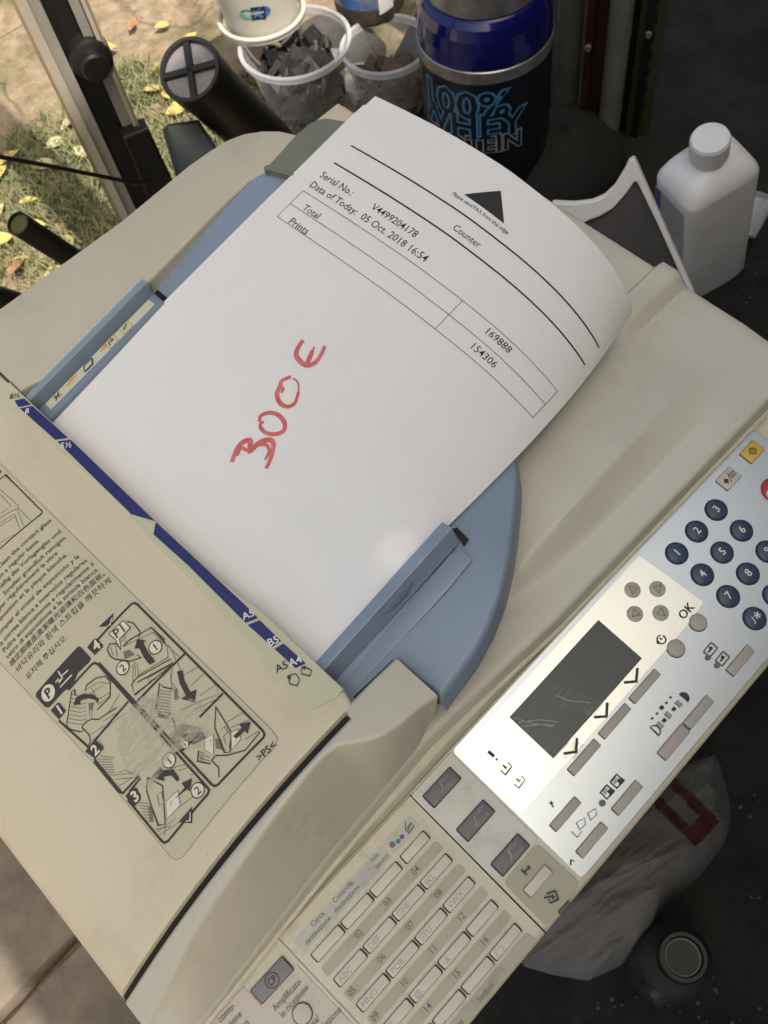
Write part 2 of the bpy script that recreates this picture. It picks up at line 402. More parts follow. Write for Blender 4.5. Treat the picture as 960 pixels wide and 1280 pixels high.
for i, x in enumerate(xx):
    z = Fz(x) - (.003 * sstep(0, .05, x)); b0, s0, f0 = yb(x), ys(x), yf(x)
    rs = .0060 + (.0024 - .0060) * sstep(-.14, -.02, x)
    r = [(x, b0, z - .03), (x, b0, z - .0012), (x, b0 - .0012, z), (x, s0 + (b0 - s0) * .5, z)]
    n = 6; fy, fz = f0 + .0008, rz(x) + .0015; ang = math.atan2(z - .006 - fz, s0 - fy)
    for k in range(n + 1):
        a = (math.pi / 2 - 0) * k / n * .72
        r.append((x, s0 + rs * .45 - rs * math.sin(a), z - rs * (1 - math.cos(a))))
    y1, z1 = r[-1][1], r[-1][2]
    for k in range(1, 6): r.append((x, y1 + (fy - y1) * k / 5, z1 + (fz - z1) * k / 5 + .0004 * math.sin(math.pi * k / 5)))
    rows.append(r)
mb.grid(rows)
cap = rows[-1]; mb.add(cap + [(XE, yb(XE), RZ)], [list(range(len(cap) + 1))], 0)
cap = rows[0]; mb.add([(p[0] - .0003, p[1], p[2]) for p in cap] + [(LX, yb(LX), RZ - .02)], [list(range(len(cap) + 1))[::-1]], 0)
mb.obj('feeder_frame', 'frame', COP, auto=38)
# dark gap between feeder cover and frame
mb = MB(); mb.grid([[(x, -.0316, Fz(x) - .0042) for x in xx[:41]], [(x, YG + .0003, Fz(x) - .0042) for x in xx[:41]]]); mb.obj('seam', 'seam', COP)
mb = MB(); q = [onz(*p, .004) for p in ((442, 870.5), (491.5, 824.2), (548, 871), (544, 872), (491, 829), (444, 874))]
mb.bm(prism(q, (0, 0, -.01))); mb.obj('seam', 'seam', COP)

# platen cover (the flat lid under the tray) with raised plateau and two ribs at its right edge
def hp(x, y):
    yc = interp(x, [(.09, -.0300), (.15, -.0290), (.20, -.0262), (.245, -.0250), (.32, -.022)]) + .0015
    wd = interp(x, [(.07, .002), (.10, .0055), (.12, .0088), (.145, .0118), (.18, .015), (.22, .018), (.26, .022), (.33, .025)])
    H = interp(x, [(.075, 0), (.085, .0035), (.12, .0125), (.15, .0160), (.19, .0150), (.23, .0100), (.265, .0035), (.31, .002)])
    t = (y - (yc - wd)) / wd
    f = 0 if t <= 0 else (1 if t >= 1 else t ** 1.2)
    z = rz(x) + H * f
    rib = sstep(.0200, .0275, y) * (1 - sstep(.040, .0425, y)) * sstep(.255, .262, x)
    rib2 = sstep(.146, .150, y) * (1 - sstep(.160, .170, y)) * sstep(.255, .265, x)
    return z + .0085 * rib + .008 * rib2
def xr(y): return .3085 + .045 * (y + .035)
mb = MB(); rows = []
xg = [-.16 + k * .0085 for k in range(48)]
yl = [.0, .0004, .0012, .0022, .0035] + [.0035 + .0019 * k for k in range(1, 22)] + [.0435 + .0026 * k for k in range(1, 60)]
NX = 70
for u in yl:
    r = []
    for i in range(NX + 1):
        t = i / NX; y = u - .06
        x = -.158 + (xr(y) + .158) * t; y = yr(x) + u
        edge = min(u, (1 - t) * .46)
        drop = 0 if u > .0035 else .0024 * (1 - math.sqrt(max(0, 1 - ((.0035 - u) / .0035) ** 2)))
        dx = (1 - t) * (xr(y) + .16)
        r.append((x, y, hp(x, y) - drop))
    x, y, z = r[-1]; r[-1] = (x - .001, y, z); r += [(x + .0006, y, z - .0012), (x + .001, y, z - .003), (x + .001, y, -.056)]
    rows.append(r)
f0 = rows[0]
rows = [[(p[0], p[1] - .0002, -.056) for p in f0], [(p[0], p[1] - .0002, max(-.056, p[2] - .0007)) for p in f0]] + rows
mb.grid(rows)
mb.obj('platen_cover', 'cover', COP, auto=45)

# rear cover behind the tray, with a rounded right end
def zrear(x): return .012 + .08 * x
RN = Vector((-.08, 0, 1)).normalized()
def onrear(px, py): return onplane(px, py, (0, 0, .012), RN)
pts = [onrear(*p) for p in [(0, 385), (150, 277), (235, 207), (262, 188), (285, 174), (305, 166.5), (328, 163), (350, 163), (372, 168), (395, 182), (404, 205), (345, 217), (328, 216), (310, 227), (280, 255), (230, 307), (182, 356), (143, 393), (104, 427), (69, 467), (31, 484), (25, 489)]]
b0 = onrear(0, 385); pts += [Vector((xs(.29) + .002, b0.y + .002, .0122))]
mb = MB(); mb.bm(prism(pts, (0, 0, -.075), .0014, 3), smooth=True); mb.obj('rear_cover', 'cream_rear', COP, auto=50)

# shape of the sheet that lies on the tray: straight along x, curling down towards its front edge
ZB = [(-.03, -.004), (0, 0), (.0481, .0095), (.0833, .0168), (.1216, .0226), (.1627, .0289), (.1873, .0322), (.232, .0388), (.2553, .0412), (.28, .0445)]
CURL = [(.21, .0417), (.1829, .044), (.152, .0456), (.1285, .0451), (.1058, .0437), (.0918, .0410), (.0727, .0368), (.0562, .0312), (.0424, .0240), (.0307, .0143), (.0231, .0041), (.0205, -.0022), (.0195, -.0070), (.0190, -.0160)]
cs = [0.0]
for a, b in zip(CURL, CURL[1:]): cs.append(cs[-1] + math.dist(a, b))
ANG = [((cs[i] + cs[i + 1]) / 2, math.atan2(CURL[i + 1][1] - CURL[i][1], CURL[i][0] - CURL[i + 1][0])) for i in range(len(CURL) - 1)]
NS = 84
def kx(x): return max(0, min(1.02, (x - .045) / .2095)) ** 1.35
_pc = {}
def pcol(x):
    k = round(x, 5)
    if k not in _pc:
        y, z = .21, interp(x, ZB) + .0004; c = [(y, z)]; kk = kx(x); ds = .21 / NS
        for i in range(NS):
            a = interp((i + .5) * ds, ANG); a = a * kk * (1 if a < 0 else kk)
            y -= ds * math.cos(a); z += ds * math.sin(a); c.append((y, z))
        _pc[k] = c
    return _pc[k]
def SPAP(x, s, h=0):
    """sheet surface: x along the tray, s = distance from the sheet's back edge"""
    c = pcol(x); t = max(0, min(.9999, s / .21)) * NS; i = int(t); f = t - i
    (y0, z0), (y1, z1) = c[i], c[i + 1]; dy, dz = y1 - y0, z1 - z0; L = math.hypot(dy, dz)
    ny, nz = dz / L, -dy / L
    return Vector((x, y0 + dy * f + ny * h, z0 + dz * f + nz * h))
# document tray: a sloping plate with a round front edge
TS = .163
TN = Vector((-TS, 0, 1)).normalized()
T0 = Vector((0, 0, -.0035))
def ontray(px, py, h=0): return onplane(px, py, T0 + Vector((0, 0, h)), TN)
def ST(x, y, h=0): return Vector((x, y, T0.z + TS * x + h))
DR = [(x_, max(0.0, ST(x_, 0).z - pcol(x_)[-1][1] + .0022)) for x_ in [.05 + .005 * k for k in range(21)]]
def drop(x, y): return interp(x, DR) * sstep(.05, .085, x) * (1 - sstep(.02, .11, y) ** .8)
def STD(x, y, h=0): return ST(x, y, h - drop(x, y))
tp = [(450, 879), (496, 826), (551, 873), (566, 852), (592, 817), (612, 780), (627, 741), (637, 700), (643, 660), (647, 620), (648, 590), (645, 570)]
fr = [invert(STD, p[0], p[1], ontray(*p).x, ontray(*p).y) for p in tp]
bk = [ontray(*p) for p in ((366, 222), (352, 214), (335, 212), (320, 217), (290, 240), (235, 292), (200, 338), (178, 362), (100, 440), (75, 466), (40, 497))]
tr = fr + [(.150, .03), (.165, .10), (.172, .17)] + [(q.x, q.y) for q in bk] + [(-.012, .235), (-.012, -.014)]
tri_ = []
bm = prism([(a, b, 0) for a, b in tr], (0, 0, -.014), .0028, 4)
for k in range(1, 19): bmesh.ops.bisect_plane(bm, geom=bm.verts[:] + bm.edges[:] + bm.faces[:], plane_co=(.085 + k * .005, 0, 0), plane_no=(1, 0, 0))
for k in range(1, 12): bmesh.ops.bisect_plane(bm, geom=bm.verts[:] + bm.edges[:] + bm.faces[:], plane_co=(0, k * .011, 0), plane_no=(0, 1, 0))
for v in bm.verts: v.co = STD(v.co.x, v.co.y - .18 * max(0, -v.co.z), v.co.z)
mb = MB(); mb.bm(bm, smooth=True); TRAY = mb.obj('document_tray', 'tray', COP, auto=40)
# faint raised step on the tray front
mb = MB(); q = [ontray(*p) for p in ((441, 867), (560, 737), (590, 700), (577, 688), (562, 694), (428, 856))]
mb.bm(prism([p + Vector((0, 0, .00035)) for p in q], (0, 0, -.003), .0003, 2), smooth=True); mb.obj('tray_rail', 'tray', TRAY, auto=40)

# side guides: an extruded section lying on the tray
def guide(name, x0, x1, sec, mats, mis, capr=True):
    mb = MB(); nseg = 2
    rows = [[ST(x0 + (x1 - x0) * i / nseg, y, h) for y, h in sec] for i in range(nseg + 1)]
    for j in range(len(sec) - 1):
        mb.grid([[r[j], r[j + 1]] for r in rows], mis[j], False)
    mb.add(rows[0], [list(range(len(sec)))], mis[0]); mb.add(rows[-1], [list(range(len(sec)))[::-1]], mis[0])
    return mb.obj(name, mats, COP)
xe = ontray(572, 668, .010).x
sec = [(.0006, -.001), (.0006, .0090), (.0002, .0098), (-.0008, .0104), (-.0052, .0120), (-.0060, .0116), (-.0090, .0018), (-.0094, .0010), (-.0094, -.001)]
GF = guide('paper_guide', -.006, xe, sec, ['tray', 'tray_dark'], [0, 0, 0, 0, 0, 0, 0, 0])
mb = MB()                                           # oval finger grip on the outer slope
gc = ST(.0455, -.0075, .0066); gn = Vector((0, -.955, .296)); ga = Vector((1, 0, TS)).normalized(); gb = ga.cross(gn).normalized()
mb.grid([[gc + ga * (.0105 * r * math.cos(t)) + gb * (.0038 * r * math.sin(t)) + gn * (.0009 * (1 - r ** 3)) for t in [2 * math.pi * k / 20 for k in range(20)]] for r in (1, .85, .6, .3, .02)], 0, True, True)
mb.obj('finger_grip', 'tray_dark', GF)
mb = MB(); q = [ontray(*p, .0006) for p in ((566, 661), (571, 659), (586, 674), (580, 682))]; mb.bm(prism(q, (0, 0, -.001))); mb.obj('guide_slot', 'seam', TRAY)
xb = ontray(204, 378, .006).x
sec = [(.2100, -.001), (.2100, .0062), (.2104, .0070), (.2142, .0074), (.2146, .0064), (.2206, .0062), (.2208, .0062), (.2212, .0060), (.2228, .0142), (.2236, .0150), (.2264, .0150), (.2272, .0142), (.2276, -.001)]
GB = guide('paper_guide', -.006, xb, sec, ['tray', 'tray_dark'], [1, 1, 1, 1, 1, 1, 1, 1, 0, 0, 0, 0])
mb = MB(); q = [ontray(*p, .0006) for p in ((193, 366), (197, 362), (214, 376), (209, 382))]; mb.bm(prism(q, (0, 0, -.001))); mb.obj('guide_slot', 'seam', TRAY)
fl = Flat(lambda a, b, h: ST(a / 1000, b / 1000, .0064 + h))
u1 = xb * 1000 - 4
fl.poly([(0, 214.9), (u1, 214.9), (u1, 220.6), (0, 220.6)], 0, .0002)
def boxo(cu, cv, w_, h_, mi, t=.5, hh=.0005): 
    for a, b in (((-1, -1), (1, -1)), ((1, -1), (1, 1)), ((1, 1), (-1, 1)), ((-1, 1), (-1, -1))):
        fl.stroke([(cu + a[0] * w_ / 2, cv + a[1] * h_ / 2), (cu + b[0] * w_ / 2, cv + b[1] * h_ / 2)], t, mi, hh)
fl.poly(rrect(u1 - 20, 217.7, 7.6, 6.0, 1.2), 1, .0004); fl.poly(rrect(u1 - 20, 217.7, 6.4, 4.9, 1), 0, .0006)
fl.poly(rrect(u1 - 31, 217.7, 7.6, 6.0, 1.2), 1, .0004); fl.poly(rrect(u1 - 31, 217.7, 6.4, 4.9, 1), 0, .0006)
fl.stroke([(u1 - 22, 217), (u1 - 18.5, 218.6)], .5, 2, .0008); fl.stroke([(u1 - 22, 218.2), (u1 - 18.5, 219.6), (u1 - 18, 219)], .4, 2, .0008)
fl.stroke([(u1 - 33, 216.6), (u1 - 32.6, 218.6), (u1 - 30, 219.4), (u1 - 29.6, 218.2), (u1 - 31.5, 217.4)], .6, 2, .0008)
for uu in (19, 45):
    fl.stroke([(uu - 4, 218.6), (uu + 4, 219.2)], 1.2, 1, .0004); fl.stroke([(uu - 1, 219.9), (uu + 2, 220.1)], 1.2, 1, .0004)
for a, b in (((27, 216.4), (29, 219.8)), ((29, 219.8), (35, 219.8)), ((35, 219.8), (33, 216.4)), ((33, 216.4), (27, 216.4)), ((27.5, 216), (33.2, 216)), ((33.2, 216), (35.4, 219.4))):
    fl.stroke([a, b], .55, 2, .0006)
fl.stroke([(5, 216.4), (10, 219.8)], .5, 2, .0006); fl.stroke([(5, 219), (10, 216.8)], .5, 2, .0006); fl.stroke([(6, 217), (6.8, 220)], .5, 2, .0006); fl.stroke([(8, 216.4), (8.6, 219.6)], .5, 2, .0006)
fl.mb.obj('guide_label', ['guide_label', 'amber', 'ink'], GB)

# smoked flap at the far end of the tray
mb = MB(); q = [onplane(*p, T0 + Vector((0, 0, .004)), TN) for p in ((331, 211), (350, 190), (368, 170), (386, 154), (398, 148.5), (408, 147), (438, 152), (442, 156), (372, 228), (366, 221))]
mb.bm(prism(q, (0, 0, -.0045), .0010, 2), smooth=True); mb.obj('tray_extension', 'smoke', COP, auto=40)
e0, e1 = q[0] + Vector((.0008, -.0012, .0003)), q[9] + Vector((.0008, 0, .0003))
mb = MB(); mb.tube([e0, e1], .0011, 8); mb.tube([e0 + Vector((0, 0, -.0025)), e0 + Vector((0, 0, .0008))], .0019, 10); mb.obj('hinge_pin', 'smoke', COP)

# ------------------------------------------------------------------ size label along the slot
fl = Flat(SF)
lab = [(12, 478), (160, 619), (238, 694), (314, 757), (319, 757), (430, 862), (421, 872), (391, 887), (262, 750), (140, 622), (66, 555), (-6, 496)]
labp = [fxy(*p) for p in lab]
mb = MB(); mb.bm(prism([SF(a, b, .0007) for a, b in labp], (0, 0, -.0012), .0004, 2)); SL = mb.obj('size_label', 'label', COP)
def fpx(fl, pts, mi, h): fl.poly([fxy(*p) for p in pts], mi, h)
fpx(fl, [(19, 502), (31, 499), (40, 507), (24, 510)], 0, .0009)
fpx(fl, [(25.5, 511.5), (41.5, 508.5), (86, 548.5), (70, 551)], 0, .0009)
fpx(fl, [(72.5, 553), (89, 550.5), (195, 652.5), (165, 644), (119, 599)], 0, .0009)
fpx(fl, [(195.5, 653.5), (307, 757), (323, 773.5), (308, 779.5), (300, 772), (236, 708), (192.5, 669)], 0, .0009)
fpx(fl, [(310, 782), (325, 776), (352, 802), (341, 809.5)], 0, .0009)
fpx(fl, [(343.5, 812), (355, 805), (382.5, 830), (370, 836)], 0, .0009)
def ftxt(fl, body, c, em, mi, h, S2=fxy, ang=0, bold=.0):
    a, b = S2(*c); v, f = glyphs(body, bold, 'CENTER'); ca, sa = math.cos(ang), math.sin(ang)
    hh = max(y for x, y in v) if v else 0
    fl.text(body, (a + sa * em * hh / 2, b - ca * em * hh / 2), (em * ca, em * sa), (-em * sa, em * ca), mi, h, bold, 'CENTER')
for body, c, em, mi, an in (('A5', (311, 769), 0.0052, 1, -.40), ('B5', (342, 802), 0.0052, 1, -.40), ('A4', (369.5, 827), 0.0052, 1, -.40), ('A5', (352.5, 834), 0.0052, 2, -.40), ('5½', (84, 557.5), 0.0050, 1, -.72), ('8', (35, 515), 0.0048, 1, -.72), ('8½', (20, 496), 0.0048, 2, -.72)):
    ftxt(fl, body, c, em, mi, .0011, fxy, an, .012)
for pp_ in ([(360, 846), (370, 843), (375, 850), (372, 858), (363, 856), (360, 846)], [(377, 838), (380, 834), (390, 839), (388, 846), (377, 843), (377, 838)]):
    fl.stroke([fxy(*p) for p in pp_], .0005, 2, .0011)
for c in ((361, 848), (379, 836)): fl.poly([fxy(c[0] - 2, c[1] - 1), fxy(c[0] + 3, c[1] - 3), fxy(c[0] + 3, c[1] + 3)], 2, .0012)
fl.obj('print', ['label_blue', 'white', 'ink'], SL)

# ------------------------------------------------------------------ instruction sticker
stk = [fxy(*p) for p in [(-60, 520), (158, 735), (340, 913), (347, 923), (345, 931), (228, 1072), (220, 1075), (213, 1071), (120, 957), (20, 850), (-60, 765)]]
def densify(pts, step):
    q = []
    for a, b in zip(pts, pts[1:] + pts[:1]):
        n = max(1, int(math.dist(a, b) / step)); q += [(a[0] + (b[0] - a[0]) * k / n, a[1] + (b[1] - a[1]) * k / n) for k in range(n)]
    return q
mb = MB(); surf_poly(mb, stk, SF, .00025); STK = mb.obj('instruction_sticker', 'sticker', COP)
fl = Flat(SF)
q = densify(stk, .005); fl.stroke(q + q[:1], .00035, 0, .00032)
fl.obj('sticker_edge', ['line'], STK)
fl = Flat(SF)
def adv(body): 
    v, f = glyphs(body); return max(x for x, y in v) - min(0, min(x for x, y in v))
t0, t1 = fxy(5.6, 817), fxy(118, 707)
EM = math.dist(t0, t1) / adv('Pulire accuratamente e regolarmente il'); 
ux = ((t1[0] - t0[0]) / math.dist(t0, t1), (t1[1] - t0[1]) / math.dist(t0, t1)); uy = (-ux[1], ux[0])
def line_end(body, p, em=None, k=1.0):
    em = em or EM; a, b = fxy(*p); L = adv(body) * em * k
    fl.text(body, (a - ux[0] * L, b - ux[1] * L), (ux[0] * em * k, ux[1] * em * k), (uy[0] * em * .95, uy[1] * em * .95), 0, .0005, .006)
def line_fit(body, p0, p1, hk=1.0):
    a, b = fxy(*p0), fxy(*p1); em = math.dist(a, b) / adv(body)
    fl.text(body, a, (ux[0] * em, ux[1] * em), (uy[0] * em * hk, uy[1] * em * hk), 0, .0005, .004)
for body, p in (('Clean the contact glass', (65, 652)), ('on a regular basis.', (50, 677)), ('Regelmäßig das Vorlagenglas und', (77, 666)), ('Streifen gründlich reinigen.', (84, 673)),
                ('Nettoyer régulièrement la vitre', (73, 693)), ("d'exposition et la plaque blanche.", (85, 695)), ('Limpiar el cristal de exposición y la', (100, 697)),
                ('la correa blanca a intervalos regulares.', (111, 701)), ('Pulire accuratamente e regolarmente il', (118, 707)), ('vetro di esposizione e la striscia bianca.', (124, 713))):
    line_end(body, p)
line_fit('·請定期徹底清潔曝光玻璃和白色面板。', (13, 836), (134, 722), .95)
line_fit('·바닥유리와 흰색 스트립을 깨끗하게', (21, 844), (142, 731), .95)
line_fit('유지해 주십시오.', (35, 851), (85, 798), .95)
a = fxy(324, 953); b = fxy(344, 931); em = math.dist(a, b) / adv('>PS<'); fl.text('>PS<', a, (ux[0] * em, ux[1] * em), (uy[0] * em, uy[1] * em), 0, .0005, .02)
fl.obj('print', ['ink'], STK)

fl = Flat(SF, .004)
def Z(o, s, pts): return [fxy(o[0] + x / s, o[1] + y / s) for x, y in pts]
z1 = lambda *p: Z((0, 780), 5.333, p)
z2 = lambda *p: Z((100, 740), 4.8, p)
z3 = lambda *p: Z((90, 880), 3.692, p)
z4 = lambda *p: Z((0, 560), 6.0, p)
zp = lambda *p: [fxy(*q) for q in p]
TH, MD, TN_ = .0011, .00055, .0003
for pl_ in (zp((119, 804), (164, 756), (168, 754), (172, 756), (329, 914), (331, 919), (329, 923), (273, 981), (269, 983), (265, 981), (124, 829)),
            zp((86, 863), (115, 831), (119, 829), (123, 831), (259, 984), (262, 988), (260, 993), (211, 1051), (206, 1054), (202, 1051), (160, 1000)), zp((153, 992), (118, 949)), zp((113, 936), (74, 901)),
            zp((231, 818), (172, 877)), zp((279, 867), (250, 897)), zp((161, 877), (112, 935)), zp((174, 970), (154, 992), (149, 990), (118, 952)), zp((176, 973), (162, 990))):
    fl.stroke(pl_, TH, 0, .0005, .006)
fl.stroke(z4((-30, 250), (10, 232), (45, 205), (320, 480), (315, 495), (-10, 770)), .0007, 0, .0005, .006)
for pl_ in (z4((0, 312), (145, 440), (140, 455), (95, 475), (0, 530)), z4((145, 460), (235, 550)), z4((0, 565), (112, 500), (150, 608)), z4((135, 470), (178, 585)), z4((0, 715), (110, 650)), z4((0, 345), (85, 440), (10, 495)), z4((0, 590), (115, 522))):
    fl.stroke(pl_, TN_, 1, .0005)
fl.poly(z4((-12, 165), (-2, 160), (12, 175), (10, 190), (-10, 205)), 0, .0005)
fl.poly(z1((525, 150), (545, 158), (610, 232), (600, 255), (522, 330), (485, 420), (430, 450), (335, 555), (318, 562), (300, 552), (240, 485), (245, 460)), 0, .0005)
def disc(c, r, mi, h, n=20): fl.poly([(c[0] + r * math.cos(2 * math.pi * k / n), c[1] + r * math.sin(2 * math.pi * k / n)) for k in range(n)], mi, h)
def ring(c, r): 
    disc(c, r, 2, .0007); fl.stroke([(c[0] + r * math.cos(2 * math.pi * k / 20), c[1] + r * math.sin(2 * math.pi * k / 20)) for k in range(21)], .0005, 0, .0008)
def num(body, c, em, mi, h=.0009, bold=.03, S2=None):
    v, f = glyphs(body, bold, 'CENTER'); hh = max(y for x, y in v)
    fl.text(body, (c[0] - uy[0] * em * hh / 2, c[1] - uy[1] * em * hh / 2), (ux[0] * em, ux[1] * em), (uy[0] * em, uy[1] * em), mi, h, bold, 'CENTER')
PX = .00042
c = z1((325, 462))[0]; disc(c, 9.2 * PX, 2, .0007); num('P', c, .0068, 0)
for pl_ in (z1((405, 425), (485, 340)), z1((420, 345), (460, 310)), z1((375, 392), (395, 370), (398, 392), (420, 362), (402, 335), (392, 318))): fl.stroke(pl_, .0007, 2, .0008)
for body, q in (('1', z1((340, 578), (388, 527), (400, 527), (440, 575), (438, 590), (396, 640))), ('4', z2((45, 335), (85, 285), (100, 280), (140, 318), (138, 335), (92, 382))), ('2', z3((62, 220), (112, 168), (150, 205), (110, 255))),
                ('3', z3((248, 425), (285, 388), (300, 388), (320, 425), (318, 445), (286, 482))), ('6', z3((478, 188), (520, 140), (562, 172), (512, 222)))):
    fl.poly(q, 0, .0006); num(body, (sum(p[0] for p in q) / len(q), sum(p[1] for p in q) / len(q)), .0068, 2)
for q in (z2((455, 420), (420, 440), (385, 395), (358, 340), (330, 345), (345, 285), (400, 295), (383, 308), (405, 355)), z2((585, 480), (618, 473), (628, 530), (665, 603), (702, 588), (690, 665), (608, 645), (638, 625), (600, 550)),
          z3((745, 152), (785, 112), (772, 95), (827, 84), (812, 140), (798, 127), (762, 162)), z3((370, 342), (408, 293), (418, 308), (470, 303), (497, 345), (490, 362), (460, 332), (425, 338), (430, 358)),
          z3((475, 442), (522, 388), (508, 366), (558, 344), (545, 405), (533, 395)), z1((493, 545), (512, 490), (560, 468), (620, 472), (662, 500), (657, 535), (635, 508), (590, 498), (552, 505), (535, 520), (542, 540)),
          z2((115, 213), (205, 130), (190, 208)), z3((493, 547), (557, 474), (557, 552))):
    fl.poly(q, 0, .0008)
fl.stroke(z2((168, 205), (183, 203), (196, 160)), .0004, 2, .0009); fl.stroke(z3((528, 541), (547, 541), (547, 500)), .0004, 2, .0009)
q = z2((175, 255), (262, 175), (305, 220), (240, 285), (248, 352), (215, 288)); fl.poly(q, 2, .0007); fl.stroke(q + q[:1], .0004, 0, .0008); num('P1', z2((240, 235))[0], .0066, 0, .0009, .01)
for c, b in ((z2((455, 335)), '1'), (z2((260, 458)), '2'), (z3((450, 262)), '1'), (z3((582, 400)), '2')):
    ring(c[0], 7.6 * PX); num(b, c[0], .0052, 0, .0009, .01)
for q in (z3((610, 165), (655, 140), (655, 238), (615, 215)), z3((735, 132), (772, 118), (780, 165), (738, 212)), z3((435, 452), (490, 400), (502, 470), (440, 532))): fl.poly(q, 2, .0006); fl.stroke(q + q[:1], TN_, 1, .0007)
for pl_ in (z2((165, 345), (180, 315), (222, 312), (245, 345)), z2((165, 345), (182, 385), (210, 405), (305, 418), (370, 395), (345, 380)), z2((285, 178), (322, 190), (362, 240), (355, 275)), z2((260, 330), (300, 290), (430, 215), (512, 290), (500, 302)),
            z2((312, 555), (345, 515), (545, 405), (560, 430), (345, 545)), z2((312, 555), (330, 620), (555, 440)), z3((665, 15), (735, 130), (730, 225), (705, 225), (660, 110), (665, 15)), z3((350, 340), (420, 380), (426, 470), (432, 555), (400, 562), (370, 480), (345, 400), (350, 340)),
            z1((445, 680), (480, 455), (500, 440), (505, 480)), z1((445, 680), (470, 705), (545, 722), (560, 705)), z1((570, 450), (580, 410), (640, 365), (705, 350), (740, 390), (735, 490), (650, 575)), z2((455, 715), (480, 550), (500, 572), (552, 585), (545, 600)),
            z2((455, 715), (475, 735), (530, 750), (545, 725)), z2((470, 748), (560, 765), (572, 800), (572, 835)), z2((430, 215), (515, 310)), z1((548, 690), (575, 655), (615, 635), (655, 640), (780, 560)), z1((548, 690), (600, 745), (605, 790), (580, 830)), z3((585, 215), (580, 265), (640, 278)), z3((645, 262), (665, 240), (720, 238), (800, 215), (870, 130)), z3((645, 262), (678, 295), (680, 340))):
    fl.stroke(pl_, MD, 0, .0006)
thin = [z2((270, 325), (440, 245), (480, 285)), z2((440, 245), (525, 330), (530, 395), (345, 505)), z2((345, 430), (355, 505)), z2((320, 435), (320, 550)), z2((330, 420), (335, 510)), z2((410, 520), (485, 475), (490, 495), (415, 542), (410, 520)), z2((215, 320), (225, 395)), z2((185, 330), (200, 385)), z2((250, 300), (270, 260), (275, 310)),
        z2((545, 500), (550, 570), (600, 640)), z2((555, 430), (548, 540), (590, 600)), z2((510, 310), (600, 395), (620, 380)), z2((535, 320), (605, 470)), z2((635, 495), (710, 455)), z2((665, 565), (742, 495)), z2((690, 710), (830, 640), (825, 570)), z2((600, 715), (720, 660), (820, 620)), z2((720, 625), (815, 560)),
        z1((650, 510), (740, 455)), z1((655, 540), (738, 480)), z1((580, 440), (660, 390), (735, 400)), z1((600, 470), (690, 410)), z1((660, 640), (720, 600), (800, 470)), z1((690, 650), (790, 590), (860, 520)), z1((595, 560), (600, 620)), z1((615, 570), (615, 625)), z1((590, 750), (700, 680)), z1((605, 790), (830, 600)), z1((640, 480), (610, 430)),
        z3((690, 120), (705, 105), (735, 150), (725, 205)), z3((720, 130), (700, 150), (712, 190)), z3((718, 85), (790, 40)), z3((735, 110), (820, 75)), z3((800, 165), (865, 125)), z3((600, 235), (640, 250)), z3((590, 250), (640, 265)), z3((395, 420), (415, 405), (425, 460), (405, 470), (395, 420)), z3((455, 300), (540, 275)), z3((490, 310), (555, 290)), z3((545, 330), (590, 315)),
        z3((395, 590), (480, 530)), z3((405, 605), (500, 545)), z3((430, 560), (430, 610)), z3((385, 580), (455, 565)), z3((460, 445), (455, 490)), z3((505, 470), (560, 430)), z3((190, 330), (300, 320)), z3((200, 350), (290, 340)), z3((215, 320), (245, 305), (300, 330)), z3((130, 240), (195, 250)), z3((125, 170), (150, 205)), z3((210, 385), (300, 330)), z3((640, 165), (645, 190)), z3((755, 150), (758, 175))]
for k in range(8):
    y = 470 + k * 27; thin.append(z1((478 - k * 3, y), (540, y + 14), (582, y + 4)))
    y = 590 + k * 18; thin.append(z2((475 - k * 2, y), (548, y + 14)))
for k in range(7):
    thin.append(z3((120 + k * 8, 255 + k * 12), (185 + k * 3, 258 + k * 12))); thin.append(z3((305 + k * 7, 455 + k * 14), (365 + k * 2, 462 + k * 14)))
for k in range(5): thin.append(z3((585, 222 + k * 10), (612, 228 + k * 10)))
for pl_ in thin: fl.stroke(pl_, TN_, 1, .0006)
for q in (z2((262, 360), (300, 350), (330, 380), (270, 405)), z1((590, 530), (630, 525), (620, 575), (600, 575)), z2((565, 590), (585, 580), (590, 650), (568, 650)), z3((662, 160), (690, 165), (700, 215), (665, 205)), z3((352, 470), (372, 480), (378, 545), (362, 540)), z3((500, 140), (600, 130), (620, 160), (560, 190))): 
    fl.poly(q, 1, .00058)
fl.obj('drawing', ['ink', 'ink_grey', 'pale'], STK)
fl = Flat(SF, .004)
for q in (zp((146, 908), (158, 888), (176, 874), (196, 876), (214, 902), (234, 934), (214, 944), (206, 962), (188, 990), (170, 978), (158, 962), (148, 940)), zp((205, 890), (228, 868), (252, 880), (266, 900), (252, 926), (226, 928)), zp((176, 872), (196, 868), (216, 884), (206, 900), (186, 892))):
    fl.poly(q, 0, .0010)
fl.poly(zp((206, 918), (222, 905), (262, 912), (258, 934), (228, 940)), 1, .0012)
fl.obj('scuff_mark', ['scuff', 'scuff_dark'], STK)
exec_parts.append('copier upper')
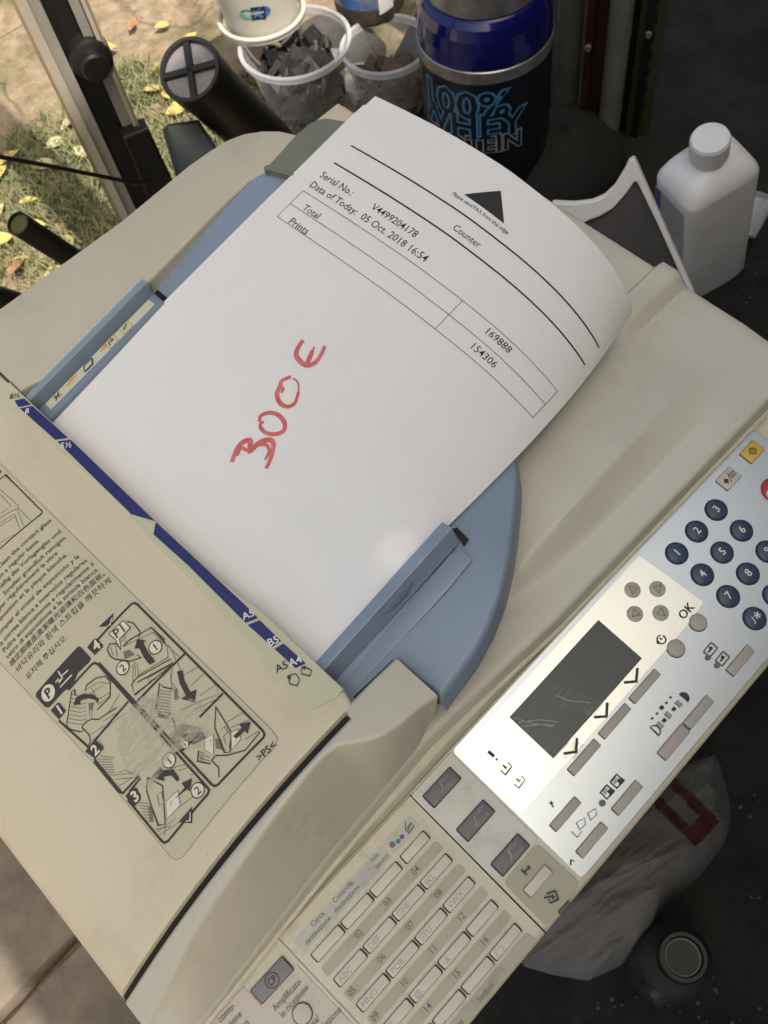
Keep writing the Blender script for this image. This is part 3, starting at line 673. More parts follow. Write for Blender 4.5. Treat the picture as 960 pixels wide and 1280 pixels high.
# ------------------------------------------------------------------ control panel (tilted 10 degrees towards the operator), laid out in millimetres
PT = math.radians(10)
P0 = Vector((0, -.055, -.060)); PV = Vector((0, math.cos(PT), math.sin(PT))); PN = Vector((0, -math.sin(PT), math.cos(PT)))
def SP(u, v, h=0): return Vector((u / 1000, 0, 0)) + P0 + PV * (v / 1000) + PN * h
def puv(px, py):
    q = onplane(px, py, P0, PN) - P0; return q.x * 1000, q.dot(PV) * 1000
def pz(o, s, *pts): return [puv(o[0] + x / s, o[1] + y / s) for x, y in pts]
mb = MB()
rows = []
for u in (-163, 330):
    r = [SP(u, -2.2, -.020), SP(u, -2.2, 0)]
    r += [SP(u, v, 0) for v in (-20, -45, -70, -86.0)]
    for k in range(1, 7):
        a = math.radians(k * 17); r.append(SP(u, -86.0 - 5.2 * math.sin(a), -.0052 * (1 - math.cos(a))))
    r += [SP(u, -91.4, -.012), SP(u, -89.5, -.030), SP(u, -60, -.045), SP(u, -2.2, -.045)]
    rows.append(r)
n = len(rows[0])
ush = [-163 + k * 24.65 for k in range(21)]
mb.grid([[rows[0][j] + (rows[1][j] - rows[0][j]) * ((u + 163) / 493) for j in range(n)] for u in ush])
mb.add(rows[0], [list(range(n))]); mb.add(rows[1], [list(range(n))[::-1]])
PAN = mb.obj('control_panel', 'panel', COP, auto=40)
# raised lip of the body between lid and panel
mb = MB()
def lz(x): return -.0535 - .003 * sstep(-.03, -.17, x)
mb.grid([[(x, yr(x) + .004, lz(x)), (x, min(yr(x) - .0012, -.0545) , lz(x)), (x, min(yr(x) - .0012, -.0545) - .0008, lz(x) - .0006), (x, -.0562, -.0575), (x, -.0568, -.0625)] for x in [-.162 + k * .02 for k in range(25)]])
mb.obj('body_lip', 'panel', COP, auto=30)
mb = MB(); q = [onz(*p, -.050) for p in ((721, 734), (733, 724), (732, 739))]; mb.bm(prism(q, (0, 0, -.006))); mb.obj('lip_notch', 'seam', COP)
MT['underside'] = mat('panel_underside', (.035, .034, .033), .6)
mb = MB(); mb.grid([[SP(u, -90.8, -.013), SP(u, -90.2, -.022), SP(u, -88.0, -.034), SP(u, -62, -.048)] for u in (-163, 330)]); mb.obj('panel_underside', 'underside', COP)

fl = Flat(SP)
fl.stroke([(-8.4, -2.6), (-9.0, -86), (-9.1, -91)], .75, 0, .0002)                      # module seams
fl.stroke([(-97, -2.6), (-95.4, -86)], .5, 1, .0002)
fl.stroke([(-9, -3.2), (19.6, -3.2)], .5, 1, .0002)
fl.stroke([(-162, -2.8), (-8, -2.9)], .6, 1, .0002)
fl.obj('seam', ['seam', 'line'], PAN)
def plate(name, pts, m, h=.0005, r=.0002): 
    mb = MB(); mb.bm(prism([SP(a, b, h) for a, b in pts], PN * (-h - .0004), r, 2)); return mb.obj(name, m, PAN)
def rpoly(pts, r, n=4):
    out = []; m = len(pts)
    for i in range(m):
        p, a, b = Vector(pts[i]), Vector(pts[i - 1]), Vector(pts[(i + 1) % m])
        d1 = (a - p).normalized(); d2 = (b - p).normalized()
        rr = min(r, (a - p).length * .45, (b - p).length * .45); s, e = p + d1 * rr, p + d2 * rr
        for k in range(n + 1):
            t = k / n; out.append(tuple(s * (1 - t) ** 2 + p * 2 * t * (1 - t) + e * t * t))
    return out
plate('key_plate', rpoly([(-8.2, -3.4), (20.0, -3.4), (19.6, -61), (-8.4, -61)][::-1], .5), 'panel_grey', .0004)
FP = plate('faceplate', rpoly([(20.8, -3.0), (270.4, -2.4), (270.8, -88.4), (20.6, -87.6)][::-1], 3.0), 'silver', .0007, .0003)
plate('display_field', rpoly([(23.6, -6.2), (166, -5.6), (169.5, -46.5), (150, -47.8), (23.4, -47.8)][::-1], 2.0), 'ivory', .0010, .0001)
plate('display', [(53.3, -12.7), (123.2, -12.7), (123.2, -41.6), (53.3, -41.6)][::-1], 'lcd', .0014, .0003)
fl = Flat(SP)
fl.poly(pz((620, 700), 2.8235, (85, 565), (215, 570), (222, 585), (120, 592)), 0, .0017); fl.poly(pz((620, 700), 2.8235, (130, 590), (330, 660), (320, 700), (200, 700), (60, 560)), 0, .0016); fl.poly(pz((620, 700), 2.8235, (190, 440), (380, 500), (350, 560), (200, 520)), 0, .00165)
for q in (((78, 575), (150, 566), (215, 572)), ((60, 558), (130, 580), (205, 585)), ((90, 590), (160, 582), (200, 592)), ((210, 480), (260, 500), (330, 505))): fl.stroke(pz((620, 700), 2.8235, *q), .5, 1, .00175)
fl.obj('scratch', ['lcd_scuff', 'ink_pale'], PAN)
plate('key_plate', rpoly([(-6.5, -61.8), (17.8, -61.8), (18.8, -87.0), (15, -88.6), (-7.0, -88.6)][::-1], 2.5), 'olive_plate', .0006)

def key(name, pts, hgt, m, bev=.0006, well=.6, extra=None, mats=None, dark='seam'):
    """push button: rounded body in a dark well, its printed mark on top as a second material"""
    mb = MB(); base = .0003
    cu = sum(p[0] for p in pts) / len(pts); cv = sum(p[1] for p in pts) / len(pts)
    wl_ = []
    for a, b in pts:
        d = math.hypot(a - cu, b - cv); wl_.append((a + (a - cu) / d * well, b + (b - cv) / d * well))
    mb.add([SP(a, b, base + .0006) for a, b in wl_], [list(range(len(wl_)))], 1)
    mb.bm(prism([SP(a, b, base + hgt) for a, b in pts], PN * -hgt, bev, 3), 0, True)
    if extra:
        fl = Flat(SP); extra(fl, cu, cv, base + hgt + .00012); 
        o = len(mb.v); mb.v += fl.mb.v; mb.f += [[i + o for i in f] for f in fl.mb.f]; mb.m += [k + 2 for k in fl.mb.m]; mb.sm += fl.mb.sm
    return mb.obj(name, [m, dark] + (mats or []), PAN, loc=SP(cu, cv, 0), auto=35)
def put(fl, body, cu, cv, em, mi, h, bold=.0, al='CENTER', vc=True):
    v, f = glyphs(body, bold, al); hh = max(y for x, y in v) + min(y for x, y in v)
    fl.text(body, (cu, cv - (em * hh / 2 if vc else 0)), (em, 0), (0, em), mi, h, bold, al)
# numeric keypad
NUM = {(0, 0): '1', (1, 0): '2', (2, 0): '3', (0, 1): '4', (1, 1): '5', (2, 1): '6', (0, 2): '7', (1, 2): '8', (2, 2): '9', (0, 3): './*', (1, 3): '0', (2, 3): '#'}
for (i, j), s_ in NUM.items():
    u, v = 180.9 + 17.4 * i, -19.4 - 17.05 * j
    key('number_key', circle(u, v, 6.0, 28), .0022, 'navy', .0009, .35, lambda fl, cu, cv, h, s_=s_: (put(fl, s_, cu - .2, cv + .4, 6.0, 0, h, .012) if len(s_) == 1 else (put(fl, './', cu - 2.2, cv, 5.0, 0, h, .012), put(fl, '*', cu + 1.6, cv + .2, 8.5, 0, h, .012))), ['white'])
# cursor keys, OK and clock keys
def tri(ang):
    def f(fl, cu, cv, h):
        q = [(cu + 2.5 * math.cos(ang + k * 2.0944), cv + 2.5 * math.sin(ang + k * 2.0944)) for k in range(3)]
        fl.stroke(q + q[:2], .42, 0, h)
    return f
for (u, v, a) in ((148.3, -15.2, 90), (157.9, -24.3, 0), (139.0, -24.3, 180), (148.8, -33.6, -90)):
    key('cursor_key', circle(u, v, 4.3, 24), .0016, 'key_round', .0006, .35, tri(math.radians(a)), ['ink_grey'])
key('round_key', circle(158.4, -50.7, 4.6, 26), .0022, 'key_round', .0009, .35)
key('round_key', circle(139.5, -50.9, 4.6, 26), .0022, 'key_round', .0009, .35)
# flat taupe keys
for pts in ([102.4, 123.4, -49.3, -53.9], [78.2, 99.2, -49.4, -54.1], [54.0, 74.7, -49.6, -54.6], [28.1, 46.9, -60.4, -65.2], [27.8, 46.8, -77.1, -82.0], [54.8, 73.6, -76.9, -82.0], [148.4, 166.8, -75.8, -81.2], [111.6, 131.3, -76.5, -81.8], [91.2, 111.0, -76.3, -82.3]):
    a, b, c, d = pts
    key('flat_key', rrect((a + b) / 2, (c + d) / 2, b - a - .4, c - d - .2, .8), .0020, 'key', .0006, .4)
for v in (-11.6, -33.7, -56.0):
    key('function_key', rrect(5.0, v, 19.0, 7.9, .8), .0018, 'key_dark', .0006, .5, lambda fl, cu, cv, h: (fl.stroke([(cu - 1.6, cv - 2), (cu + .3, cv + .4), (cu + .6, cv + 2.2)], .5, 0, h), fl.poly([(cu - 7, cv - 3), (cu + 7, cv - 3), (cu + 7, cv + 3), (cu - 7, cv + 3)], 1, h + .0001)), ['ink_pale', 'key_scuff'])
key('flat_key', rrect(5.3, -73.0, 15.4, 5.0, .6), .0018, 'key_light', .0005, .35)
def start_mark(fl, cu, cv, h):
    q = [(cu - 2.4, cv), (cu, cv + 2.3), (cu + 2.4, cv), (cu, cv - 2.3)]; fl.stroke(q + q[:2], .6, 0, h); fl.stroke([(cu - .8, cv - .6), (cu + .9, cv - .6), (cu + .9, cv + .7), (cu - .8, cv + .7), (cu - .8, cv - .6)], .35, 0, h)
key('start_key', rrect(257.6, -12.6, 12.2, 8.2, .6), .0018, 'yellow', .0004, .35, start_mark, ['ink'])
def check_mark(fl, cu, cv, h):
    c = cu - 2.6; q = [(c - 1.8, cv), (c, cv + 1.8), (c + 1.8, cv), (c, cv - 1.8)]; fl.poly(q, 0, h); fl.stroke([(c + 1.6, cv - 2.4), (c + 4.2, cv + 2.4)], .45, 0, h)
    q = [(cu + 1.2, cv - 1.1), (cu + 4.8, cv - 1.1), (cu + 4.8, cv + 1.1), (cu + 1.2, cv + 1.1)]; fl.stroke(q + q[:2], .45, 0, h); fl.stroke([(cu + 2, cv), (cu + 4, cv)], .5, 0, h)
key('check_key', rrect(235.2, -13.0, 12.2, 8.4, .6), .0018, 'key_light', .0004, .35, check_mark, ['ink'])
key('stop_key', circle(247.4, -35.2, 7.4, 32), .0024, 'red', .0009, .5, lambda fl, cu, cv, h: put(fl, 'C/⦸', cu - .4, cv, 7.2, 0, h, .01), ['white'], 'pale')
key('power_key', rrect(286, -11.5, 12, 6.5, .8), .0016, 'seam', .0005, .4)

# marks printed on the faceplate
fl = Flat(SP); H = .0016
C_ = lambda *p: pz((620, 700), 2.8235, *p)
for q in (C_((497, 383), (493, 430), (450, 434)), C_((391, 505), (388, 553), (345, 556)), C_((284, 630), (281, 678), (237, 684))): fl.stroke(q, 1.25, 0, H)
a = puv(620 + 660 / 2.8235, 700 + 215 / 2.8235); fl.text('OK', a, (6.6, 0), (0, 6.6), 0, H, 0)
c = puv(826, 800); fl.stroke([(c[0] + 2.3 * math.cos(t * .52 + .9), c[1] + 2.3 * math.sin(t * .52 + .9)) for t in range(0, 12)], .55, 0, H); fl.stroke([(c[0], c[1] + 1.4), c, (c[0] + 1.0, c[1])], .5, 0, H); fl.poly(circle(c[0] - 2.4, c[1] + .3, .8, 8), 0, H + .0001)
# density scale
for a, b in (((563, 575), (590, 593)), ((592, 540), (620, 556)), ((630, 498), (656, 518))):
    q = C_(((a[0] + b[0]) / 2 - 10, (a[1] + b[1]) / 2 - 8), ((a[0] + b[0]) / 2 + 10, (a[1] + b[1]) / 2 + 9)); fl.stroke(q, 2.2, 1, H)
for x, y in ((592, 567), (626, 527)): u, v = C_((x, y))[0]; fl.poly([(u - .9, v - .9), (u + .9, v - .9), (u + .9, v + .9), (u - .9, v + .9)], 0, H)
for x, y, r in ((549, 560, .6), (566, 543, .6), (583, 522, 1.1), (600, 505, .6), (614, 486, .6)): u, v = C_((x, y))[0]; fl.poly(circle(u, v, r, 8), 0, H)
u, v = C_((660, 488))[0]; fl.poly([(u + 2.9 * math.sin(k * .3491), v + 2.9 * math.cos(k * .3491)) for k in range(10)][::-1] + [(u, v - 2.9)], 0, H)
u, v = C_((558, 606))[0]; q = [(u + 2.9 * math.sin(k * .3491), v + 2.9 * math.cos(k * .3491)) for k in range(10)]; fl.stroke(q + q[:1], .4, 0, H)
# original type boxes and lamps by the upper right key
for c in ((755, 318), (797, 350)):
    u, v = C_(c)[0]; q = rrect(u, v, 6.6, 4.2, .4, 1); fl.stroke(q + q[:1], .45, 0, H); fl.stroke([(u - 1.6, v), (u + 1.4, v)], .9, 0, H); fl.poly(circle(u + .8, v + .8, .6, 8), 0, H)
for c in ((746, 346), (778, 373)): u, v = C_(c)[0]; fl.poly(circle(u, v, 1.45, 14), 2, H)
# paper feed marks
D_ = lambda *p: pz((500, 900), 3.0, *p)
fl.stroke(D_((330, 118), (352, 138)), 1.6, 0, H); u, v = D_((362, 149))[0]; fl.poly(circle(u, v, .6, 8), 0, H)
for dx, dy, mi in ((0, 0, 0), (50, 50, 1)):
    fl.stroke(D_((376 + dx, 190 + dy), (394 + dx, 206 + dy), (418 + dx, 176 + dy), (404 + dx, 160 + dy)), .55, mi, H); fl.stroke(D_((385 + dx, 170 + dy), (395 + dx, 180 + dy)), .9, mi, H); fl.stroke(D_((392 + dx, 186 + dy), (402 + dx, 174 + dy)), .45, mi, H)
fl.stroke(D_((558, 312), (574, 312)), .5, 0, H); fl.stroke(D_((566, 304), (566, 314), (574, 328)), .5, 0, H)
fl.stroke(D_((638, 545), (640, 524), (652, 530)), .55, 0, H)
for dx, dy in ((0, 0), (42, -36)):
    fl.stroke(D_((660 + dx, 385 + dy), (690 + dx, 368 + dy), (694 + dx, 392 + dy), (672 + dx, 412 + dy), (660 + dx, 385 + dy)), .4, 1, H)
fl.stroke(D_((640, 418), (664, 440), (680, 418)), .4, 1, H)
u, v = D_((757, 312))[0]; fl.poly(circle(u, v, 1.6, 14), 2, H)
for c in ((775, 272), (812, 232)):
    u, v = D_(c)[0]; q = [(u - 2.4, v - 1.9), (u + 2.6, v - 1.9), (u + 2.6, v + 2.4), (u - 2.4, v + 2.4)]; fl.stroke(q + q[:2], .5, 0, H); fl.poly([(u - .2, v - 2.4), (u + 3.2, v - 2.4), (u + 3.0, v - .2), (u + .6, v + .4)], 0, H + .0001)
    for k in range(3): fl.stroke([(u - 1.6, v + .3 + k * .8), (u + 1.5, v + .3 + k * .8)], .3, 0, H)
# marks on the olive plate
fl.stroke(D_((452, 560), (474, 582)), .8, 0, H); fl.stroke(D_((463, 571), (484, 552)), .7, 0, H); fl.stroke(D_((474, 550), (485, 551), (484, 562)), .6, 0, H)
u, v = D_((568, 662))[0]; fl.stroke([(u - .8, v + 2.6), (u + 3, v + .6), (u + 1.2, v - 2.9), (u - 2.8, v - 1.2), (u - 2.0, v + .4)], .8, 0, H); fl.stroke([(u - 3, v + 2.4), (u + .5, v - .2)], .7, 0, H); fl.poly([(u + .9, v - 1.3), (u - 1.0, v - .9), (u + .8, v + .8)], 0, H + .0001)
fl.obj('print', ['ink', 'ink_pale', 'ink_grey'], PAN)
mb = MB(); q = D_((592, 712), (628, 680), (640, 690), (635, 702), (606, 732), (596, 726)); mb.bm(prism([SP(a, b, .0012) for a, b in q], PN * -.012, .0006, 2)); MT['catch'] = mat('panel_catch', (.085, .082, .05), .4); mb.obj('panel_catch', 'catch', PAN)

# one-touch destination keys: bands with numbers between rows of long keys
DU, DV = 19.15, -14.6
def ku(i): return -82.4 + DU * i
def kv(j): return -21.2 + DV * j
fb = Flat(SP); H1 = .0003
fb.poly(rrect(-63.8, -12.6, 58.6, 7.6, 1.2), 1, H1); fb.poly(rrect(-24.2, -12.4, 17.8, 7.6, 1.2), 1, H1)
for j in range(4):
    fb.poly(rrect(-53.6, kv(j) - 7.4, 77.2, 5.2, 1.2), 0, H1)
fb.poly(rrect(-53.6, kv(4) - 6.9, 77.2, 5.6, 1.2), 0, H1)
fb.obj('label_band', ['band', 'band_cool'], PAN)
fl = Flat(SP); H2 = .0006
for j in range(4):
    for i in range(4):
        s_ = '%02d' % (4 * j + i + 1)
        if s_ == '01': continue
        fl.text(s_, (ku(i) - 8.6, kv(j) - 8.7), (4.1, 0), (0, 4.4), 0, H2, .004)
        if i: fl.stroke([(ku(i) - 9.6, kv(j) - 5.6), (ku(i) - 9.6, kv(j) - 9.6)], .25, 1, H2)
for i in (1, 2, 3): fl.stroke([(ku(i) - 9.6, kv(4) - 4.4), (ku(i) - 9.6, kv(4) - 9.4)], .3, 1, H2)
def lab2(a, b, u, v, em=3.5):
    fl.text(a, (u, v), (em * .92, 0), (0, em), 0, H2, .002, 'RIGHT'); fl.text(b, (u, v - 3.5), (em * .92, 0), (0, em), 0, H2, .002, 'RIGHT')
lab2('Cerca ', 'destinazione', ku(0) + 8.6, -11.4); lab2('Controlla ', 'destinazione', ku(1) + 8.4, -11.4); lab2('Info   ', 'lavoro', ku(2) + 8.6, -11.6)
fl.text('Simboli', (ku(2) - 8, kv(4) - 8.4), (3.4, 0), (0, 3.8), 0, H2, .002); fl.text('Nome', (ku(1) - 8, kv(4) - 8.4), (3.4, 0), (0, 3.8), 0, H2, .002)
for (x, y, r, mi) in ((530, 268, 1.5, 0), (565, 247, 1.15, 4), (587, 221, 1.15, 3), (553, 208, 1.15, 5)):
    u, v = pz((380, 1000), 4.8, (x, y))[0]; fl.poly(circle(u, v, r, 14), mi, H2)
E4 = lambda *p: pz((380, 1000), 4.8, *p)
fl.stroke(E4((608, 128), (608, 180), (628, 200), (660, 155), (640, 140), (622, 185)), .55, 0, H2); fl.stroke(E4((608, 180), (640, 140)), .45, 0, H2)
# bottom left module lettering
F4 = lambda *p: pz((280, 1100), 4.8, *p)
a = F4((310, 790))[0]; b = F4((465, 615))[0]; em = math.dist(a, b) / adv('Amplificato'); fl.text('Amplificato', a, (em, 0), (0, em * 1.2), 0, H2 + .0004, .002)
a = F4((352, 828))[0]; fl.text('in ricezione', a, (em, 0), (0, em * 1.2), 0, H2 + .0004, .002)
a = F4((565, 850))[0]; fl.text('Pausa/', (a[0] - 3, a[1]), (em, 0), (0, em * 1.2), 0, H2 + .0004, .002, 'CENTER'); fl.text('Selezione', (a[0] + 4, a[1] - em * 1.25), (em, 0), (0, em * 1.2), 0, H2 + .0004, .002, 'CENTER')
a = F4((62, 770))[0]
for k, s_ in enumerate(('Trasm. comu-', 'nicazione', 'linea')): fl.text(s_, (a[0] + 1.0, a[1] - k * em * 1.3), (em, 0), (0, em * 1.2), 0, H2 + .0004, .002, 'RIGHT')
MT['magenta'] = mat('magenta_print', (.30, .05, .22), .6); MT['teal_print'] = mat('teal_print', (.06, .20, .26), .6); MT['yellow_print'] = mat('yellow_print', (.55, .52, .20), .6)
pk = plate('key_plate', rpoly([(-160, -6.4), (-121.6, -6.4), (-121.6, -19.0), (-100.2, -19.0), (-98.6, -17), (-97.2, -86), (-160, -86)][::-1], .6), 'pink', .0004)
fl.obj('print', ['ink_grey', 'ink_pale', 'ink', 'magenta', 'teal_print', 'yellow_print'], PAN)
TXT = {(0, 1): 'ABC', (1, 1): 'DEF', (2, 1): 'GHI', (3, 1): 'JKL', (0, 2): 'MNO', (1, 2): 'PQR', (2, 2): 'STU', (3, 2): 'VWX', (0, 3): 'YZ', (1, 3): '@._', (2, 3): '-&', (1, 4): '␣', (3, 4): "(' ')"}
for j in range(5):
    for i in range(4):
        s_ = TXT.get((i, j)); wd = 17.2 if not (i == 3 and j == 0) else 15.6
        key('destination_key', rrect(ku(i) + (.8 if wd < 17 else 0), kv(j), wd, 4.7, .8), .0016, 'key_light', .0004, .62,
            (lambda fl, cu, cv, h, s_=s_: fl.text(s_, (cu - 7.4, cv - 1.45), (4.0, 0), (0, 4.0), 0, h, 0)) if s_ else None, ['ink_pale'])
def gp(fl, cu, cv, h):
    fl.stroke([(cu + 3.2 * math.cos(t * .3) , cv + 3.2 * math.sin(t * .3)) for t in range(22)], .5, 0, h); fl.text('CP', (cu - 2.3, cv - 1.6), (3.6, 0), (0, 4.4), 0, h, .02)
key('function_key', rrect(-110.8, -13.8, 19.6, 8.0, .8), .0012, 'key_gp', .0005, .4, gp, ['ink'])
key('round_key', circle(-110.7, -33.4, 4.4, 26), .0016, 'pink', .0008, .35)
key('round_key', circle(-135, -33.4, 4.4, 26), .0016, 'pink', .0008, .35)
# fluff and grime left on the plates
fl = Flat(SP); fl.poly([(-95, -3), (-12, -3), (-12, -88), (-95, -88)], 0, .0010); fl.poly([(-8, -4), (19, -4), (19, -60), (-8, -60)], 0, .0008)
fl.obj('smudge', ['grime'], PAN)

# ================================================================== PAPER
XEND = .2548
def paper(name, x0, x1, off, ds, m, parent=None):
    mb = MB(); nx = 60; rows_t = []; rows_b = []
    for i in range(nx + 1):
        x = x0 + (x1 - x0) * i / nx
        rows_t.append([SPAP(x, .21 * j / NS, off) + Vector((0, ds, 0)) for j in range(NS + 1)])
        rows_b.append([p - Vector((0, 0, .00012)) for p in rows_t[-1]])
    mb.grid(rows_t); mb.grid([r[::-1] for r in rows_b])
    mb.grid([rows_t[-1], rows_b[-1]], 0, False); mb.grid([rows_b[0], rows_t[0]], 0, False); mb.grid([[a[0] for a in rows_t], [b[0] for b in rows_b]], 0, False); mb.grid([[b[-1] for b in rows_b], [a[-1] for a in rows_t]], 0, False)
    return mb.obj(name, m, parent, loc=(.12, .1, .02) if parent is None else None)
PAP = paper('paper_sheet', -.028, XEND, 0, 0, 'paper')
tag(PAP, 'printed counter page with red handwritten price 300 €, curling at its front corner', 'paper sheet')
P2 = paper('paper_sheet', -.026, XEND - .008, -.0007, .0018, 'paper')
tag(P2, 'blank sheet under the printed counter page, only its back corner showing', 'paper sheet')
def pxs(px, py):
    return invert(lambda a, b: SPAP(a, b), px, py, .18, .10)
fl = Flat(SPAP, .003)
PQ = lambda *p: [pxs(330 + x / 2.2326, 120 + y / 2.2326) for x, y in p]
HP = .00016
l1 = PQ((236, 147), (942, 697)); l2 = PQ((186, 196), (902, 739))
L1 = ((l1[0][0] + l1[1][0]) / 2, (l2[0][0] + l2[1][0]) / 2); S0 = (l1[0][1] + l2[0][1]) / 2; S1 = (l1[1][1] + l2[1][1]) / 2
for x in L1: fl.stroke([(x, S0), (x, S1)], .0009, 0, HP, .002)
t = PQ((97, 276), (830, 813), (762, 884), (24, 350)); xa = (t[0][0] + t[1][0]) / 2; xc = (t[2][0] + t[3][0]) / 2; xm = (xa + xc) / 2; sa = (t[0][1] + t[3][1]) / 2; sb = (t[1][1] + t[2][1]) / 2
sd = sum(p[1] for p in PQ((546, 578), (468, 662))) / 2
for x in (xa, xm, xc): fl.stroke([(x, sa), (x, sb)], .00032, 0, HP, .002)
for s_ in (sa, sd, sb): fl.stroke([(xa, s_), (xc, s_)], .00032, 0, HP, .002)
def ptext(body, p0, em, bold=.004, kx_=1.0):
    a = PQ(p0)[0]; fl.text(body, a, (0, em * kx_), (em, 0), 0, HP, bold)
def ptfit(body, p0, p1, bold=.002, hk=1.0):
    a, b = PQ(p0, p1); em = (b[1] - a[1]) / adv(body); fl.text(body, ((a[0] + b[0]) / 2, a[1]), (0, em), (em * hk, 0), 0, HP, bold)
ptfit('Serial No.:', (152, 226), (243, 278)); ptfit('V4499204178', (296, 315), (420, 396)); ptfit('Data of Today:  05 Oct. 2018 16:54', (124, 252), (448, 464))
ptfit('Total', (104, 317), (148, 343)); ptfit('Prints', (64, 355), (117, 387)); ptfit('Counter', (521, 374), (600, 422)); ptfit('169888', (607, 663), (686, 714)); ptfit('154306', (566, 705), (646, 755))
ptfit('Please send FAX from this edge', (521, 278), (680, 384), .006, 1.05)
t = PQ((557, 276), (662, 266), (671, 356)); xb_ = (t[0][0] + t[2][0]) / 2
fl.poly([(xb_, t[0][1]), (xb_, t[2][1]), (t[1][0], (t[0][1] + t[2][1]) / 2)][::-1], 0, HP)
fl.obj('print', ['paper_ink'], PAP)
fl = Flat(SPAP)
HQ = lambda *p: [pxs(240 + x / 4, 380 + y / 4) for x, y in p]
def spline(pts, n=6):
    out = []
    P = [pts[0]] + list(pts) + [pts[-1]]
    for i in range(1, len(P) - 2):
        for k in range(n):
            t = k / n; out.append(tuple(.5 * (2 * P[i][d] + (P[i + 1][d] - P[i - 1][d]) * t + (2 * P[i - 1][d] - 5 * P[i][d] + 4 * P[i + 1][d] - P[i + 2][d]) * t * t + (3 * P[i][d] - P[i - 1][d] - 3 * P[i + 1][d] + P[i + 2][d]) * t ** 3) for d in (0, 1)))
    return out + [pts[-1]]
sw = lambda t: .75 + .3 * math.sin(3.1 * t + .3)
for q, wd in ((((200, 792), (214, 750), (240, 705), (275, 683), (293, 690), (290, 735), (330, 700), (365, 682), (395, 682), (408, 705), (400, 750), (385, 795), (370, 824)), .0021), (((330, 706), (370, 705), (386, 735), (366, 780)), .0014), (((225, 760), (245, 720), (283, 740)), .0015),
              (((338, 590), (345, 560), (385, 545), (430, 555), (463, 595), (458, 635), (415, 652), (370, 645), (343, 618), (345, 596), (360, 592)), .0017), (((495, 364), (450, 385), (440, 415), (425, 450), (440, 495), (478, 514), (515, 495), (533, 440)), .0018), (((533, 440), (530, 395), (505, 372)), .0007), (((447, 445), (455, 425), (440, 412)), .0013),
              (((556, 182), (530, 220), (522, 260), (550, 295), (580, 308), (620, 290), (650, 245), (664, 210)), .0020), (((574, 302), (590, 265), (604, 232)), .0020), (((604, 232), (612, 215)), .0008)):
    fl.stroke(HQ(*spline(q)), wd * 1.32, 0, .0002 + .00002 * random.random(), None, sw if wd > .001 else None)
fl.obj('handwriting', ['marker'], PAP)
exec_parts.append('panel and paper')
# ================================================================== SURROUNDINGS
def hdir(P):
    d = Vector((P[0] - CAM.x, P[1] - CAM.y, 0)); return d.normalized()
def onv(px, py, P):
    return onplane(px, py, P, hdir(P))
UP = Vector((0, 0, 1))
# unseen, added to block sun and sky: wall behind the operator, roof at right
MT['shed'] = mat('dark_shade_boards', (.055, .045, .036), .8, mottle=.4, mscale=6)
WY, WX0, WP = -1.0, -.45, .145
hp_ = onz(503, 684, .008); ht = (hp_.y - WY + .0322) / -SUN.y; HZ = hp_.z + SUN.z * ht; HX = hp_.x + SUN.x * ht       # added holes aiming a sun spot at the sheet
sun_gaps = {int((HX - WX0) / WP): (HZ - .11, HZ + .06)}
SW = bpy.data.objects.new('shade_wall', None); COL.objects.link(SW); SW.location = (1, WY, GZ); tag(SW, kind='structure')  # out of view, put in to keep the sun off the copier
mb = MB(); mb.bm(prism([(WX0 - .052, WY - .0012, 3.0), (WX0 + .0006, WY - .0012, 3.0), (WX0 + .0006, WY - .0312, 3.0), (WX0 - .052, WY - .0312, 3.0)], (0, 0, GZ - 3.0))); mb.obj('board', 'shed', SW)
for k in range(26):
    x = WX0 + k * WP; y = WY - .0012 * (k % 2)
    for z0, z1 in ([(GZ, sun_gaps[k][0]), (sun_gaps[k][1], 3.0)] if k in sun_gaps else [(GZ, 3.0)]):
        mb = MB(); mb.bm(prism([(x, y, z1), (x + WP + .0006, y, z1), (x + WP + .0006, y - .03, z1), (x, y - .03, z1)], (0, 0, z0 - z1))); mb.obj('board', 'shed', SW)
def perforated(name, k, holes):
    """unseen plate added to throw a sun spot: square cells, each with its own hole size"""
    x0, (z0, z1) = WX0 + k * WP - .012, sun_gaps[k]; W_ = WP + .024; n = round(W_ / .010); m_ = round((z1 - z0 + .028) / .010); cw, ch = W_ / n, (z1 - z0 + .028) / m_; mb = MB()
    for i in range(n):
        for j in range(m_):
            a, b = x0 + i * cw, z0 - .014 + j * ch; h = holes(a + cw / 2, b + ch / 2) / 2; y = WY - .0322
            o = [(a, y, b), (a + cw, y, b), (a + cw, y, b + ch), (a, y, b + ch)]; cxx, czz = a + cw / 2, b + ch / 2
            if h < .0004: mb.add(o, [[0, 1, 2, 3]]); continue
            q = [(cxx - h, y, czz - h), (cxx + h, y, czz - h), (cxx + h, y, czz + h), (cxx - h, y, czz + h)]
            mb.add(o + q, [[t, (t + 1) % 4, 4 + (t + 1) % 4, 4 + t] for t in range(4)])
    mb.obj(name, 'shed', SW)
kh_, = list(sun_gaps)
perforated('sun_hole_plate', kh_, lambda x, z: .0062 if abs(x - HX) < .006 and abs(z - HZ) < .0055 else (.004 if abs(x - HX + .01) < .006 and abs(z - HZ) < .0055 else 0))
mb = MB()
for k in range(16):
    y = -1.05 + k * .165; mb.bm(prism([(1.7, y, 2.05), (3.4, y, 2.05), (3.4, y + .16, 2.05), (1.7, y + .16, 2.05)], (0, 0, .03)))
o = mb.obj('shade_roof', 'shed'); tag(o, kind='structure')  # out of view, added to dim the right side
mb = MB(); mb.grid([[(3.3, y, z) for z in (GZ, .5, 2.04)] for y in (-1, 0, 1, 1.6)]); o = mb.obj('shade_wall', 'shed'); tag(o, kind='structure')  # unseen end wall, closes the added shade on the right
